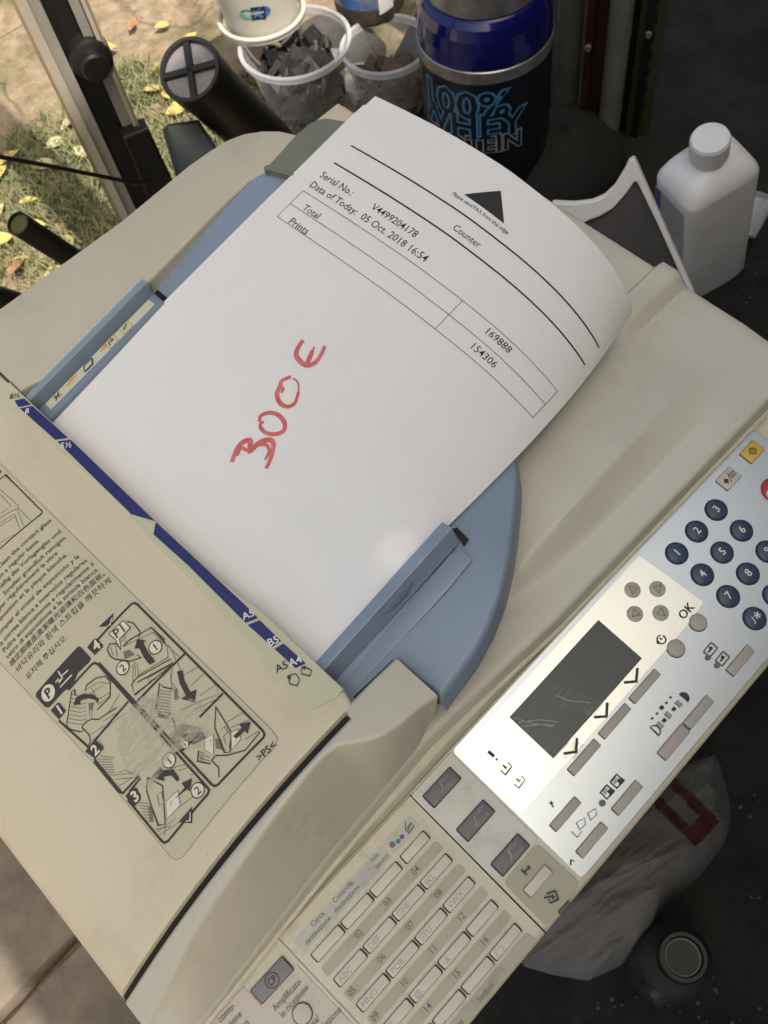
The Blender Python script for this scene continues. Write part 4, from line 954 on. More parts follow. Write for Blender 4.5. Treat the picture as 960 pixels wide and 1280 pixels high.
# shed floor: dirt, with the indoor shade put into its near-black colour
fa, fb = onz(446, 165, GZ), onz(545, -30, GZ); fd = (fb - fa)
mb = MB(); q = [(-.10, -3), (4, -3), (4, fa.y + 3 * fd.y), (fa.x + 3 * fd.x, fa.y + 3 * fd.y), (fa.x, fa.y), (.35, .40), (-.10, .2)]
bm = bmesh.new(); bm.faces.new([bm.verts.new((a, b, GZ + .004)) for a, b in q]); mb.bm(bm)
o = mb.obj('shed_floor', 'shaded_soil'); tag(o, 'dirty shed floor, its colour darkened for the shade indoors', kind='structure')
# paving at the lower left
MT['paver'] = mat('worn_concrete', (.215, .175, .135), .9, col2=(.12, .098, .076), mscale=22, bump=.9, bscale=110)
g0, g1 = onz(97, 1172, GZ + .03), onz(0, 1272, GZ + .03); ga = (g1 - g0).normalized(); ga.z = 0; ga.normalize(); gb = Vector((-ga.y, ga.x, 0))
pav = bpy.data.objects.new('paving', None); COL.objects.link(pav); pav.location = (g0.x, g0.y, GZ); tag(pav, kind='structure')
for i in range(-2, 3):
    for j in (-2, -1, 0, 1):
        c0 = g0 + ga * (i * .38 - .12) + gb * (j * .30 + .006)
        if (c0 + ga * .19 + gb * .15).x > -.14: continue
        q = [c0 + ga * a + gb * b for a, b in ((0, 0), (.368, 0), (.368, .288), (0, .288))]
        dz = random.uniform(-.004, .004)
        bm = prism([(p.x, p.y, GZ + .03 + dz) for p in q], (0, 0, -.06), .006, 2); bmesh.ops.subdivide_edges(bm, edges=[e for e in bm.edges if e.calc_length() > .2], cuts=6, use_grid_fill=True)
        for v in bm.verts: v.co += Vector((noise.noise(v.co * 14), noise.noise(v.co * 14 + Vector((5, 0, 0))), noise.noise(v.co * 10) * .6)) * .004
        mb = MB(); mb.bm(bm); mb.obj('paver', 'paver', pav, loc=(q[0].x, q[0].y, GZ), auto=40)
# grass tufts and fallen leaves on the bare earth
MT['grass'] = mat('dry_grass', (.15, .18, .075), .85, col2=(.26, .245, .125), mscale=9)
mb = MB(); rnd = random.Random(3)
cl = [(onz(px, py, GZ), r) for px, py, r in ((30, 300, .16), (70, 250, .16), (110, 290, .14), (20, 230, .10), (215, 150, .10), (250, 200, .16), (95, 190, .10), (170, 110, .05), (285, 175, .10), (320, 140, .08), (60, 330, .12), (130, 240, .12))]
for c, r in cl:
    for k in range(420):
        a = rnd.random() * 6.283; d = r * math.sqrt(rnd.random()) * 1.2; x, y = c.x + d * math.cos(a), c.y + d * math.sin(a)
        b = rnd.random() * 6.283; L = rnd.uniform(.015, .045); w_ = .0017; t = rnd.uniform(.4, 1.1); ln = rnd.random() * 6.283
        bx, by = math.cos(b) * w_, math.sin(b) * w_; tx, ty = math.cos(ln) * L * t, math.sin(ln) * L * t
        mb.add([(x - bx, y - by, GZ), (x + bx, y + by, GZ), (x + tx * .5 + bx * .7, y + ty * .5 + by * .7, GZ + L * .6), (x + tx * .5 - bx * .7, y + ty * .5 - by * .7, GZ + L * .6), (x + tx, y + ty, GZ + L * .8)], [[0, 1, 2, 3], [3, 2, 4]])
tag(mb.obj('grass', 'grass'), 'short dry grass growing in patches on the earth', 'grass', kind='stuff')
MT['leaf_y'] = mat('yellow_leaf', (.52, .40, .13), .7, mottle=.2, mscale=60); MT['leaf_b'] = mat('brown_leaf', (.36, .20, .10), .75, mottle=.3, mscale=60); MT['leaf_p'] = mat('pale_leaf', (.58, .50, .30), .7, mottle=.2, mscale=60)
def leaf_mesh(m):
    mb = MB(); n = 6; rows = []
    for i in range(n + 1):
        t = i / n; wd = .013 * math.sin(math.pi * min(1, t * .96 + .02)) ** .8; z = .004 * math.sin(3 * t) 
        rows.append([(-.022 + .044 * t, -wd, z + .004), (-.022 + .044 * t, 0, z), (-.022 + .044 * t, wd, z + .005)])
    mb.grid(rows); return mb
lf = {}
spots = [(198, 98), (195, 120), (215, 130), (75, 190), (105, 200), (60, 215), (137, 70), (40, 260), (90, 160), (240, 55), (170, 40), (20, 210), (30, 330), (8, 225), (130, 215), (10, 310), (50, 295), (205, 40), (160, 180), (90, 310), (300, 100), (28, 345), (5, 270), (70, 345), (225, 145), (415, 175)]
for i, (px, py) in enumerate(spots):
    k = ('leaf_y', 'leaf_p', 'leaf_b')[rnd.choice((0, 0, 1, 2))]
    if k not in lf: o = lf[k] = leaf_mesh(k).obj('leaf', k, g)
    else: o = lf[k].copy(); COL.objects.link(o)
    p = onz(px, py, GZ); o.location = (p.x, p.y, GZ + rnd.uniform(.008, .02)); o.rotation_euler = (rnd.uniform(-.4, .4), rnd.uniform(-.4, .4), rnd.random() * 6.28); s_ = rnd.uniform(.6, 1.0); o.scale = (s_, s_, s_)

# cream channel post at the back left
PP = away(105, 100, 1.12); hd = hdir(PP); wd_ = Vector((hd.y, -hd.x, 0))
MT['post'] = mat('post_paint', (.40, .355, .285), .5, mottle=.12, mscale=12); MT['post_edge'] = mat('post_edge', (.30, .215, .14), .6, mottle=.3, mscale=20)
MT['post_grey'] = mat('post_grey', (.27, .255, .225), .5, mottle=.2, mscale=15); MT['black'] = mat('black_plastic', (.009, .0085, .008), .45, mottle=.3, mscale=20)
POST = root('shed_post', (PP.x, PP.y, GZ), 'cream steel channel post with a black insert and latch behind the copier', 'post')
def bar(name, x0, x1, d0, d1, m, y0=None, y1=None):
    a, b = onv(x0, 100, PP), onv(x1, 100, PP); zt, zb_ = 1.2, GZ
    if y0 is not None: zt, zb_ = onv((x0 + x1) / 2, y0, PP).z, onv((x0 + x1) / 2, y1, PP).z
    mb = MB(); q = [Vector((p.x, p.y, zt)) + hd * d for p, d in ((a, d0), (b, d0), (b, d1), (a, d1))]
    mb.bm(prism(q, (0, 0, zb_ - zt), .0015, 2)); return mb.obj(name, m, POST)
bar('edge_strip', 62, 65.5, -.002, .03, 'post_edge'); bar('flange', 65.8, 80, 0, .03, 'post'); bar('inner_flange', 80.3, 95, .006, .03, 'post_grey'); bar('insert', 95.3, 128, .014, .03, 'black'); bar('inner_flange', 128.3, 142, .006, .03, 'post_grey'); bar('flange', 142.3, 148, 0, .03, 'post'); bar('edge_strip', 148.3, 151, -.002, .03, 'post_edge')
mb = MB(); c = onv(115, 75, PP); rr = 23 * 1.12 / F_PX
mb.lathe(c + hd * .012, -hd, [(0.0001, .03), (rr * .6, .03), (rr * .68, .027), (rr * .7, .018), (rr * .95, .016), (rr, .012), (rr, -.005)], 28); mb.obj('latch', 'black', POST, auto=40)
b0_ = onv(150, 165, PP); b1_ = onv(182, 240, PP); mb = MB()
mb.bm(prism([Vector((b0_.x, b0_.y, b0_.z)) - hd * .012, Vector((b0_.x, b0_.y, b0_.z)) + wd_ * .030 - hd * .012, Vector((b0_.x, b0_.y, b1_.z)) + wd_ * .034 - hd * .012, Vector((b0_.x, b0_.y, b1_.z)) - wd_ * .002 - hd * .012], hd * .02, .003, 2)); mb.obj('bracket', 'black', POST)

# black tube with a cross in its end
T_ = away(236, 86, 1.22); B_ = away(345, 190, 1.46); ax = (T_ - B_).normalized(); R_ = 37 * 1.22 / F_PX
MT['tube'] = mat('dark_tube', (.022, .019, .015), .34, mottle=.4, mscale=14); MT['tube_end'] = mat('tube_end', (.22, .21, .22), .7, mottle=.3, mscale=30)
TB = root('black_tube', (B_.x, B_.y, B_.z), 'thick black plastic tube with a four-spoke grey end, leaning behind the copier', 'tube')
mb = MB(); L = (T_ - B_).length; mb.lathe(B_, ax, [(0.0001, 0), (R_ * .96, 0), (R_ * .96, L * .86), (R_, L * .87), (R_, L - .003), (R_ * .97, L), (R_ * .86, L), (R_ * .85, L - .006)], 36); mb.obj('barrel', 'tube', TB, auto=35)
mb = MB(); mb.lathe(T_ - ax * .007, ax, [(.0001, 0), (R_ * .87, 0)], 30); mb.obj('end_disc', 'tube_end', TB)
e1 = (Vector((0, 0, 1)) - ax * ax.z).normalized(); e2 = ax.cross(e1); 
for a in (.35, .35 + math.pi / 2):
    d = e1 * math.cos(a) + e2 * math.sin(a); n_ = ax.cross(d); mb = MB()
    q = [T_ - ax * .001 + d * s1 * R_ * .87 + n_ * s2 * R_ * .10 for s1, s2 in ((1, 1), (-1, 1), (-1, -1), (1, -1))]; mb.bm(prism(q, -ax * .008, .0008, 1)); mb.obj('spoke', 'black', TB)
# dark teal plastic case next to it
MT['teal'] = mat('teal_plastic', (.032, .050, .062), .4, mottle=.25, mscale=12)
P_ = away(235, 185, 1.26); hd2 = hdir(P_); mb = MB(); q = [onplane(*p, P_, (-ray(235, 185))) for p in ((202, 160), (210, 153), (248, 148), (262, 170), (285, 205), (300, 235), (225, 240), (212, 195))]
mb.bm(prism(q, ray(235, 185) * .09 + Vector((0, 0, -.03)), .006, 3), smooth=True); tag(mb.obj('plastic_case', 'teal', loc=P_, auto=40), 'dark teal rounded plastic case beside the black tube', 'case')
# cable and short pipe at the left edge
mb = MB(); mb.tube([away(-60, 184, .95), away(0, 196, .98), away(60, 207, 1.02), away(120, 219, 1.06), away(168, 229, 1.12), away(215, 225, 1.3)], .0022, 8); tag(mb.obj('cable', 'black', loc=away(0, 196, .98)), 'thin black cable running to the foot of the cream post', 'cable')
P_, Q_ = away(22, 279, .86), away(150, 362, .98); PR = root('pipe', (P_ + Q_) / 2, 'short black pipe with an olive open end at the left edge', 'pipe')
a_ = (P_ - Q_).normalized(); MT['olive'] = mat('olive_plug', (.085, .080, .018), .5); mb = MB(); L = (P_ - Q_).length; mb.lathe(Q_, a_, [(.0001, 0), (.0100, 0), (.0100, L), (.0088, L), (.0088, L - .004)], 24); mb.obj('barrel', 'black', PR, auto=35)
mb = MB(); mb.lathe(P_ - a_ * .003, a_, [(.0001, 0), (.0090, 0)], 20); mb.obj('plug', 'olive', PR)
P_ = away(-6, 382, .9); mb = MB(); mb.tube([away(-60, 360, .86), away(0, 374, .9), away(70, 395, .97)], .011, 14); tag(mb.obj('hose', 'black', loc=P_), 'black rubber hose end at the left edge below the short pipe', 'hose')

# clear plastics
def clear(name, col=(.75, .77, .80), a=.35, rough=.25):
    m = mat(name, col, rough, spec=.6); n = m.node_tree.nodes; l = m.node_tree.links; p = n['Principled BSDF']
    lw = n.new('ShaderNodeLayerWeight'); lw.inputs[0].default_value = .35; mr = n.new('ShaderNodeMapRange'); mr.inputs[3].default_value = a * .55; mr.inputs[4].default_value = min(1, a * 2.4)
    l.new(lw.outputs['Facing'], mr.inputs[0]); l.new(mr.outputs[0], p.inputs['Alpha']); return m
MT['clear'] = clear('clear_tub', (.62, .62, .65), .26, .15); MT['clear2'] = clear('clear_rim', (.74, .74, .78), .42, .2); MT['film'] = clear('bag_film', (.34, .33, .325), .38, .18)
MT['bucket'] = mat('bucket_white', (.60, .575, .50), .42, mottle=.08, mscale=14); MT['metal_bits'] = mat('dark_metal_bits', (.045, .044, .043), .42, metal=.5, mottle=.5, mscale=40); MT['rust_bits'] = mat('rusty_bits', (.07, .048, .035), .6, mottle=.5, mscale=40)
def bits(name, c, r, h, n, m, seed):
    rd = random.Random(seed); mb = MB()
    for k in range(n):
        a = rd.random() * 6.28; d = r * math.sqrt(rd.random()) * .82; P = Vector((c.x + d * math.cos(a), c.y + d * math.sin(a), c.z + .01 + (h - .02) * rd.random()))
        u = Vector((rd.gauss(0, 1), rd.gauss(0, 1), rd.gauss(0, .6))).normalized(); v = u.orthogonal().normalized(); w2 = u.cross(v); L, W, H_ = rd.uniform(.008, .026), rd.uniform(.004, .013), rd.uniform(.002, .006)
        mb.bm(prism([P + u * L * i + v * W * j for i, j in ((1, 1), (-1, 1), (-1, -1), (1, -1))], w2 * H_))
    return mb.obj(name, m, loc=c)
def vessel(name, c, prof, mats, mis, label, cat, rimr=None, rim_m='clear2'):
    R = root(name, c, label, cat); mb = MB(); mb.lathe(c, UP, prof, 44, 0, mis=mis); mb.obj('wall', mats, R, auto=50)
    if rimr:
        mb = MB(); mb.lathe(c + UP * prof[-1][1], UP, [(rimr - .002, -.010), (rimr + .002, -.010), (rimr + .003, -.003), (rimr + .0045, -.002), (rimr + .0045, .001), (rimr + .001, .003), (rimr - .002, .001), (rimr - .002, -.010)], 44); mb.obj('rim', rim_m, R)
    return R
c = onz(368, 52, -.52); c = Vector((c.x, c.y, GZ + .005)); k = 1.17 / F_PX; r1 = 86 * k
vessel('storage_tub', c, [(.001, 0), (r1 * .66, 0), (r1 * .70, .006), (r1 * .97, .125)], ['clear'], None, 'clear plastic tub full of dark metal parts with a white bucket standing in its mouth', 'tub', r1)
tag(bits('metal_parts', c, r1 * .78, .115, 230, 'metal_bits', 1), 'heap of small dark metal parts inside the clear tub below the white bucket', 'metal parts', kind='stuff')
cb = onz(328, 22, -.515); cb = Vector((cb.x, cb.y, -.515)); r2 = 58 * k
BW = vessel('white_bucket', cb, [(.001, 0), (r2 * .94, 0), (r2, .005), (r2 * 1.16, .125), (r2 * 1.12, .125), (r2 * .95, .01)], ['bucket'], None, 'small white plastic bucket with a square blue emblem, standing in the clear tub', 'bucket', r2 * 1.16, 'bucket')
def oncyl(c, r, rr2, h):
    """vertical wall of a round vessel, in (arc, height) coordinates facing the camera"""
    f = -hdir(c); s_ = Vector((-f.y, f.x, 0))
    return lambda a, b, e=0: Vector((c.x, c.y, c.z + b)) + (f * math.cos(a / r) + s_ * math.sin(a / r)) * (r + (rr2 - r) * b / h + e)
MT['emblem_green'] = mat('emblem_green', (.10, .35, .27), .5); MT['emblem_blue'] = mat('emblem_blue', (.06, .16, .42), .5); MT['emblem_navy'] = mat('emblem_navy', (.015, .015, .06), .5)
S_ = oncyl(cb, r2, r2 * 1.16, .125); fl = Flat(S_); x0, y0 = -.004, .048
fl.poly([(x0 - .0145 + .013 * math.cos(t * .4), y0 + .008 * math.sin(t * .4)) for t in range(16)], 0, .0006); fl.poly([(x0 + .007 + .011 * math.cos(t * .4), y0 + .009 * math.sin(t * .4)) for t in range(16)], 1, .0006)
fl.poly([(x0 - .011, y0 - .010), (x0 + .009, y0 - .012), (x0 + .011, y0 + .009), (x0 - .009, y0 + .011)], 2, .0010); fl.text('home', (x0 - .0095, y0 - .001), (.0075, 0), (0, .0075), 3, .0014, .01)
fl.poly([(-.06 + .12 * t / 10, .078 - .004 * math.cos(t)) for t in range(11)] + [(.06 - .12 * t / 10, .077 - .004 * math.cos(10 - t)) for t in range(11)], 4, .0005) if False else None
fl.obj('emblem', ['emblem_green', 'emblem_blue', 'emblem_navy', 'white', 'line'], BW)
c2 = onz(482, 55, -.53); c2 = Vector((c2.x, c2.y, GZ + .005)); r3 = 68 * k
vessel('storage_tub', c2, [(.001, 0), (r3 * .70, 0), (r3 * .74, .006), (r3 * .98, .115)], ['clear'], None, 'clear plastic tub of rusty bits with a blue printed bucket standing in it', 'tub', r3)
tag(bits('rusty_parts', c2, r3 * .8, .075, 130, 'rust_bits', 2), 'rusty brown bits inside the clear tub below the blue bucket', 'metal parts', kind='stuff')
MT['bluewrap'] = mat('blue_wrap', (.045, .12, .30), .35, col2=(.30, .30, .32), mscale=22); MT['redrim'] = mat('red_rim', (.36, .06, .03), .4)
cd = onz(463, 8, -.535); cd = Vector((cd.x, cd.y, -.535)); r4 = 55 * k
BD = vessel('printed_bucket', cd, [(.001, 0), (r4 * .94, 0), (r4, .005), (r4 * 1.04, .03), (r4 * 1.08, .05), (r4 * 1.18, .14)], ['bluewrap', 'redrim', 'rust_bits'], [2, 2, 2, 0, 0], 'blue and white printed bucket with a red stripe, standing in a clear tub', 'bucket')
S_ = oncyl(cd, r4 * 1.0, r4 * 1.18, .14); fl = Flat(S_, .006)
for a0, b0q, wq, hq, mi in ((-.045, .03, .03, .018, 0), (-.01, .05, .022, .02, 1), (.012, .02, .024, .05, 2), (-.03, .06, .02, .03, 2), (-.06, .075, .12, .007, 1), (.02, .085, .02, .03, 0)): fl.poly([(a0, b0q), (a0 + wq, b0q + .004), (a0 + wq, b0q + hq), (a0, b0q + hq)], mi, .0008 + .0002 * mi)
fl.obj('print', ['emblem_blue', 'redrim', 'white'], BD)
c3 = onz(452, 104, GZ + .03); r5 = 33 * 1.22 / F_PX; mb = MB(); mb.lathe(Vector((c3.x, c3.y, GZ + .004)), UP, [(.001, 0), (r5 * .7, 0), (r5 * .95, .03), (r5, .036), (r5 * 1.1, .037), (r5 * 1.1, .034)], 36); tag(mb.obj('clear_cup', 'clear2', loc=(c3.x, c3.y, GZ), auto=50), 'small empty clear cup standing between the two clear tubs', 'cup')

# blue protein jar
f_ = onz(606, 33, -.345); hd3 = hdir(f_); RJ = 81 * 1.31 / F_PX; jc = Vector((f_.x, f_.y, GZ + .005)) + hd3 * RJ * .86
def jz(py): return onv(606, py, f_ + hd3 * (RJ * -.14)).z - jc.z
MT['jarblue'] = mat('blue_jar', (.006, .008, .13), .16, spec=.6, mottle=.4, mscale=9, coat=.5); MT['jarlabel'] = mat('jar_label', (.008, .010, .016), .3, spec=.6); MT['silverlid'] = mat('silver_lid', (.42, .41, .40), .32, metal=.7, mottle=.35, mscale=30); MT['cyan'] = mat('cyan_print', (.07, .25, .46), .4); MT['greyp'] = mat('grey_outline', (.30, .33, .36), .4)
JR = root('protein_jar', jc, 'big blue protein powder jar with silver lid and black label reading 100% WHEY PROTEIN', 'jar')
z1_, z2_, z3_ = jz(108), jz(90), jz(36)
mb = MB(); mb.lathe(jc, UP, [(.001, 0), (RJ * .95, 0), (RJ, .006), (RJ, z1_), (RJ * .985, z1_ + .003)], 56, mis=[1, 1, 1, 1]); mb.lathe(jc, UP, [(RJ * .985, z2_), (RJ, z2_ + .004), (RJ * 1.0, z3_ - .06), (RJ * .995, z3_ - .04), (RJ * .97, z3_ - .022), (RJ * .92, z3_ - .009), (RJ * .86, z3_ - .002), (RJ * .80, z3_)], 56, 0); mb.obj('jar_body', ['jarblue', 'jarlabel'], JR, auto=50)
mb = MB(); mb.lathe(jc, UP, [(RJ * .985, z1_ + .001), (RJ * 1.012, z1_ + .003), (RJ * 1.012, z2_ - .002), (RJ * .985, z2_)], 56); mb.obj('silver_band', 'silverlid', JR, auto=50)
mb = MB(); mb.lathe(jc, UP, [(RJ * .78, z3_ - .001), (RJ * .82, z3_ + .001), (RJ * .83, z3_ + .045), (RJ * .80, z3_ + .05), (.001, z3_ + .05)], 56); mb.obj('lid', 'silverlid', JR, auto=40)
S_ = oncyl(jc, RJ, RJ, 1); fl = Flat(S_, .008)
for body, cyy, em, xo, kx2 in (('100%', 133, .056, -.036, 1.1), ('WHEY', 159, .054, -.030, 1.05), ('PROTEIN', 181, .037, -.026, 1.0)):
    z_ = jz(cyy); v, f = glyphs(body, .07, 'CENTER')
    fl.text(body, (xo, z_ - em * .34), (em * kx2, 0), (0, em), 0 if body == '100%' else (1 if body == 'PROTEIN' else 0), .0008, .065, 'CENTER'); fl.text(body, (xo, z_ - em * .34), (em * kx2, 0), (0, em), 2, .0012, .012, 'CENTER')
fl.obj('print', ['cyan', 'greyp', 'jarlabel'], JR)

# pipes and profiles leaning in the dark corner
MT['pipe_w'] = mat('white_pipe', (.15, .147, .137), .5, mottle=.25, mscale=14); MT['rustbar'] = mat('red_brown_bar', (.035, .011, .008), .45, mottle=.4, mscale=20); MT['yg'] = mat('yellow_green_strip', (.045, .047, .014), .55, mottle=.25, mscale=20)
def pole(px, py, r, m, name, label, top=1.0):
    p = onz(px, py, GZ); mb = MB(); mb.tube([(p.x, p.y, GZ), (p.x, p.y, GZ + .4), (p.x, p.y, GZ + top)], r, 20); tag(mb.obj(name, m, loc=(p.x, p.y, GZ)), label, 'pipe')
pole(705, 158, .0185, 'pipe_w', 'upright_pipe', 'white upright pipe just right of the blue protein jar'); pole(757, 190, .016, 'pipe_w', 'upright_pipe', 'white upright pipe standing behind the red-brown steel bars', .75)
def flatbar(name, px, py, wpx, m, label, back=0, holes=False, depth=.02):
    p = onz(px, py, GZ); d = hdir(p); p = p + d * back; s_ = Vector((d.y, -d.x, 0)); ww = wpx * (p - CAM).length / F_PX / 2
    R = root(name, (p.x, p.y, GZ), label, 'bar'); mb = MB(); mb.bm(prism([Vector((p.x, p.y, GZ + 1.0)) + s_ * ww * a + d * b for a, b in ((-1, 0), (1, 0), (1, depth), (-1, depth))], (0, 0, -1.0), .002, 2)); mb.obj('web', m, R)
    if holes:
        mb = MB()
        for k in range(34): zc = GZ + .06 + k * .028; mb.bm(prism([Vector((p.x, p.y, zc)) + s_ * ww * a - d * .0006 + UP * b for a, b in ((-.1, -.007), (.3, -.007), (.3, .007), (-.1, .007))], d * .0008))
        mb.obj('slot_row', 'black', R)
    else:
        for a in (-1, 1): 
            mb = MB(); mb.bm(prism([Vector((p.x, p.y, GZ + 1.0)) + s_ * (ww * a + b) - d * c_ for b, c_ in ((-.005, 0), (.005, 0), (.005, .014), (-.005, .014))], (0, 0, -1.0), .002, 2)); mb.obj('flange', m, R)
            for zc in (.18, .46): 
                mb = MB(); mb.lathe(Vector((p.x, p.y, GZ + zc)) + s_ * ww * a - d * .014, -d, [(.0001, .005), (.004, .005), (.005, 0)], 10); mb.obj('bolt', 'pipe_w', R)
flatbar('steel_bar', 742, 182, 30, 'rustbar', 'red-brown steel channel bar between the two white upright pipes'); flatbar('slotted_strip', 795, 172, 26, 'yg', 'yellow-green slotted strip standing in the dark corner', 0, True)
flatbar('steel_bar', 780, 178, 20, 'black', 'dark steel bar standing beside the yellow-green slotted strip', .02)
# dark bundle on the floor before them
MT['cloth'] = mat('dark_cloth', (.009, .0075, .0065), .85, mottle=.5, mscale=12, bump=.6, bscale=60)
p = onz(700, 215, GZ); mb = MB(); rows = []
for i in range(9):
    t = i / 8; rows.append([(p.x + .11 * math.sin(t * 1.57) * math.cos(a) * (1 + .15 * noise.noise(Vector((math.cos(a) * 2, math.sin(a) * 2, t * 3)))), p.y + .09 * math.sin(t * 1.57) * math.sin(a), GZ + .085 * math.cos(t * 1.57) + .012 * noise.noise(Vector((math.cos(a) * 3, math.sin(a) * 3, t * 5)))) for a in [6.2832 * k / 28 for k in range(28)]])
mb.grid(rows, 0, True, True); tag(mb.obj('dark_cloth', 'cloth', loc=(p.x, p.y, GZ)), 'dark brown bundled cloth on the floor below the white pipe', 'cloth')

# white rimmed grey sheet behind the copier
P_ = away(795, 205, .95); nn = (Vector((-hdir(P_).x, -hdir(P_).y, .55))).normalized()
MT['sheet_white'] = mat('white_edge', (.84, .84, .85), .45, mottle=.06, mscale=20); MT['sheet_grey'] = mat('grey_inner', (.085, .083, .088), .4, mottle=.25, mscale=12)
q3 = lambda *pts: [onplane(640 + x / 3, 100 + y / 3, P_, nn) for x, y in pts]
WS = root('plastic_cover', P_, 'dark grey plastic cover with a curved white rim standing behind the copier', 'plastic cover')
mb = MB(); mb.bm(prism(q3((150, 462), (235, 466), (300, 458), (345, 438), (385, 400), (420, 342), (438, 305), (455, 294), (464, 302), (560, 520), (672, 772), (760, 970), (735, 985), (640, 752), (545, 540), (470, 385), (458, 383), (430, 425), (380, 482), (330, 512), (290, 526), (230, 560), (150, 570)), -nn * .012, .0012, 2)); mb.obj('rim', 'sheet_white', WS)
mb = MB(); mb.bm(prism([p - nn * .004 for p in q3((150, 560), (230, 556), (292, 522), (335, 508), (382, 478), (432, 422), (462, 384), (545, 545), (640, 756), (735, 982), (500, 1000), (200, 800))], -nn * .006)); mb.obj('panel', 'sheet_grey', WS)
# white bottle
T_ = onz(888, 172, -.385); B_ = onz(874, 338, GZ); ax = (T_ - B_).normalized(); L = (T_ - B_).length
MT['bottle'] = mat('white_bottle', (.84, .84, .86), .42, mottle=.07, mscale=16); MT['blabel'] = mat('bottle_label', (.50, .50, .52), .5, mottle=.08, mscale=40); MT['violet'] = mat('violet_print', (.10, .09, .36), .5)
BT = root('bottle', B_, 'white square-shouldered plastic bottle with screw cap and violet label, on the dark floor', 'bottle')
k2 = 1.27 / F_PX; hb, hw = 48 * k2, 36 * k2; d_ = -hdir(B_); e1 = (Vector((d_.x, d_.y, 0)) - ax * ax.dot(d_)).normalized(); e2 = ax.cross(e1); rot = .80; e1, e2 = e1 * math.cos(rot) + e2 * math.sin(rot), -e1 * math.sin(rot) + e2 * math.cos(rot)
def se(t, a, b, n): 
    c_, s_ = math.cos(t), math.sin(t); return math.copysign(abs(c_) ** (2 / n), c_) * a, math.copysign(abs(s_) ** (2 / n), s_) * b
mb = MB(); rows = []
rc = 21 * k2
for h, f1, n in ((.0, .90, 5), (.004, .98, 5), (.01, 1, 5.5), (L * .30, 1, 5.5), (L * .77, 1, 5.5), (L * .785, .985, 5.2), (L * .83, .86, 4.5), (L * .865, .64, 3.2), (L * .88, .50, 2), (L * .92, .46, 2)):
    rows.append([B_ + ax * h + e1 * x + e2 * y for x, y in [(se(t, hb * .80 * f1, hb * f1, n) if n > 2 else (rc * .9 * math.cos(t), rc * .9 * math.sin(t))) for t in [6.28319 * k / 56 for k in range(56)]]])
mb.grid(rows, 0, True, True); mb.add(rows[0][::-1], [list(range(56))]); mb.obj('bottle_body', 'bottle', BT, auto=35)
mb = MB(); rib_ = [[B_ + ax * h_ + (e1 * math.cos(t) + e2 * math.sin(t)) * (rc * (1.0 + .018 * math.cos(44 * t))) for t in [6.28319 * k / 264 for k in range(264)]] for h_ in (L * .905, L * .975)]; mb.grid(rib_, 0, True, True); mb.lathe(B_, ax, [(rc * .86, L * .895), (rc, L * .90), (rc * 1.02, L * .985), (rc * .94, L), (.0001, L)], 44); mb.obj('screw_cap', 'bottle', BT, auto=40)
def SB(a, b, e=0): return B_ + ax * b + e1 * (hb * .80 + .0004 + e) + e2 * a
def SB2(a, b, e=0): return B_ + ax * b - e2 * (hb + .0004 + e) + e1 * a
fl = Flat(SB2 if (-e2).dot(-hdir(B_) + Vector((-.5, 0, 0))) > 0 else SB); fl.poly([(-.030, .03), (.027, .03), (.027, L * .74), (-.030, L * .74)], 0, .0003); fl.poly([(-.029, .05), (-.019, .05), (-.019, L * .73), (-.029, L * .73)], 1, .0006)
for k in range(14): fl.poly([(-.014, L * .70 - k * .012), (.014 + .008 * math.sin(k * 7), L * .70 - k * .012), (.014 + .008 * math.sin(k * 7), L * .70 - k * .012 + .003), (-.014, L * .70 - k * .012 + .003)], 2, .0006)
fl.obj('bottle_label', ['blabel', 'violet', 'ink_pale'], BT)
c3 = onz(922, 312, GZ); mb = MB(); a_ = Vector((.75, .2, .6)).normalized(); mb.lathe(Vector((c3.x, c3.y, GZ + .03)), a_, [(.001, 0), (.018, 0), (.025, .055), (.026, .055), (.0185, 0)], 28); tag(mb.obj('clear_cup', 'clear2', loc=(c3.x, c3.y, GZ + .03), auto=50), 'clear plastic cup lying tilted behind the white bottle', 'cup')

# crumpled carrier bag on the floor by the panel
MT['bagred'] = clear('bag_red', (.16, .03, .034), .42, .3)
ol = [(890, 945), (908, 975), (916, 1015), (905, 1055), (880, 1090), (850, 1118), (822, 1142), (800, 1180), (775, 1208), (735, 1226), (690, 1218), (655, 1208), (640, 1180), (690, 1120), (760, 1040), (830, 965)]
olp = [onz(*p, GZ + .02) for p in ol]; n = len(olp)
bc = sum(olp, Vector()) / n
BA = (olp[3] - olp[11]); BA.z = 0; BA.normalize(); BB_ = Vector((-BA.y, BA.x, 0))
mb = MB(); rows = []
NB_ = 190
for i in range(56):
    r = 1 - i / 55; row = []
    for k in range(NB_):
        t = k / NB_ * n; a, b = olp[int(t) % n], olp[(int(t) + 1) % n]; e = a.lerp(b, t % 1)
        p = bc.lerp(e, r); al_ = (p - bc).dot(BA); cr_ = (p - bc).dot(BB_); q_ = Vector((al_ * 9, cr_ * 26, 1.3))
        z = GZ + .012 + .15 * (1 - r ** 2.2) ** .8 + (.030 * (1 - abs(noise.noise(q_ * .7)) * 2.4) + .013 * (1 - abs(noise.noise(q_ * 1.9)) * 2.6) + .004 * (1 - abs(noise.noise(q_ * 4.6)) * 2.6) + .003 * noise.noise(q_ * 4)) * min(1, 3 * (1 - r) + .25)
        row.append(Vector((p.x, p.y, z)))
    rows.append(row)
mb.grid(rows, 0, True, True)
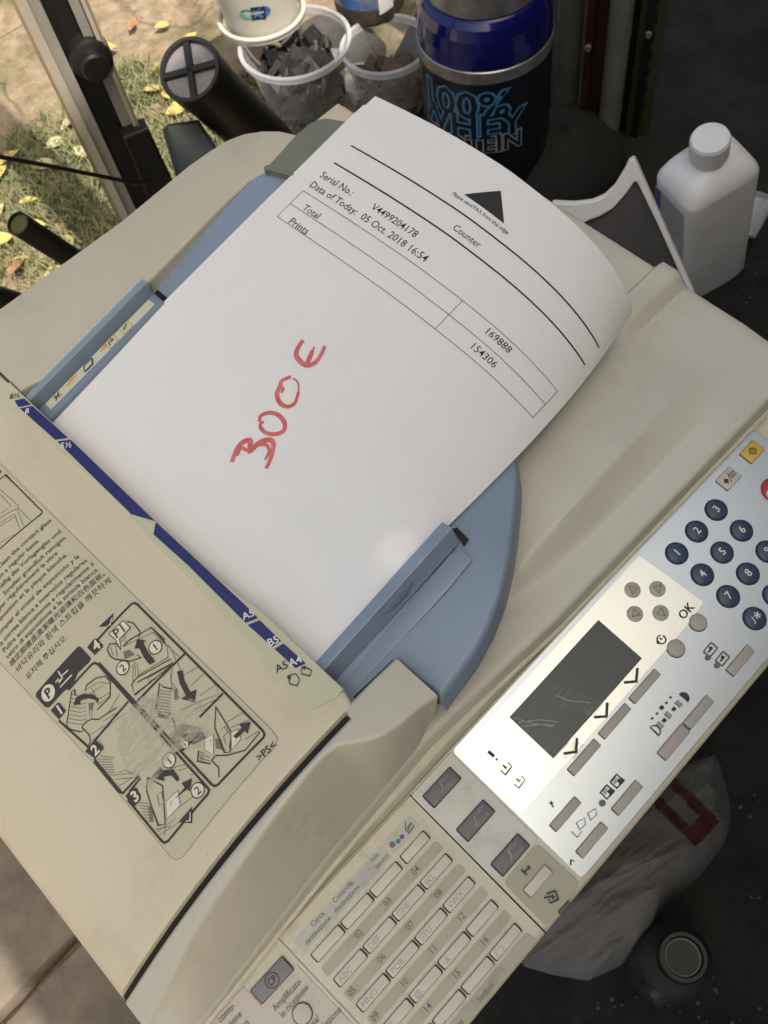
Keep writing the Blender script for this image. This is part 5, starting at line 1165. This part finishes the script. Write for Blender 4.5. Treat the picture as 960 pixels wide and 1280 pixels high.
for fi, f in enumerate(mb.f):
    c_ = sum((Vector(mb.v[i]) for i in f), Vector()) / 4; x, y = project(c_); d = (x - 835) * .72 + (y - 1005) * .69; e_ = -(x - 835) * .69 + (y - 1005) * .72
    if abs(e_ + 8) < 22 and -70 < d < 62 and not (abs(e_ + 8) < 9 and -20 < d < 40): mb.m[fi] = 1
tag(mb.obj('carrier_bag', ['film', 'bagred'], loc=(bc.x, bc.y, GZ)), 'crumpled see-through carrier bag with red print on the dark floor', 'bag')
# grey canister with a black cap below it
MT['canister'] = mat('grey_canister', (.036, .036, .039), .5, mottle=.3, mscale=14)
ct = onz(855, 1196, -.50); kc = .93 / F_PX; CN = root('canister', (ct.x, ct.y, GZ), 'small grey canister with a round black cap on the dark floor by the bag', 'canister'); hh = -.50 - GZ
mb = MB(); mb.lathe(Vector((ct.x, ct.y, GZ)), UP, [(.001, 0), (.032, 0), (.034, .006), (.034, hh * .55), (.031, hh * .72), (.023, hh * .86), (.021, hh * .92)], 40); mb.obj('canister_body', 'canister', CN, auto=40)
mb = MB(); mb.lathe(Vector((ct.x, ct.y, GZ + hh * .90)), UP, [(.0205, 0), (.0205, .012), (.0195, .0135), (.0165, .0135), (.016, .009), (.0155, .0075), (.0001, .0075)], 40); mb.obj('cap', 'black', CN, auto=30)
mb = MB(); mb.lathe(Vector((ct.x, ct.y, GZ + hh * .90)), UP, [(.0145, .0075), (.0150, .0092), (.0142, .0095), (.0138, .0078)], 40); mb.obj('cap_ring', 'post_grey', CN)
w0 = onz(838, 1222, -.56); w1 = onz(812, 1246, -.56); mb = MB(); mb.tube([w0, w1], .013, 14); mb.obj('spout', 'canister', CN)

# small pale chips of litter on the dark floor
rnd = random.Random(11); mb = MB(); MT['chips'] = mat('pale_chips', (.075, .072, .064), .8, mottle=.5, mscale=60)
for (px, py, n, sp) in ((943, 1120, 3, 8), (850, 1262, 16, 60), (900, 1235, 7, 60), (780, 1262, 6, 40), (930, 1010, 8, 50), (905, 250, 10, 40), (820, 250, 14, 25), (935, 350, 8, 40), (760, 235, 8, 40)):
    for k in range(n):
        p = onz(px + rnd.gauss(0, sp * .5), py + rnd.gauss(0, sp * .35), GZ + .005); r = rnd.uniform(.0007, .0028); a = rnd.random() * 3
        mb.bm(prism([p + Vector((r * math.cos(a + t) * rnd.uniform(.5, 1.2), r * math.sin(a + t) * rnd.uniform(.5, 1.2), r * .6)) for t in (0, 1.5, 3.1, 4.6)], (0, 0, -r)))
tag(mb.obj('litter', 'chips'), 'scattered pale chips and crumbs on the dark floor', 'litter', kind='stuff')
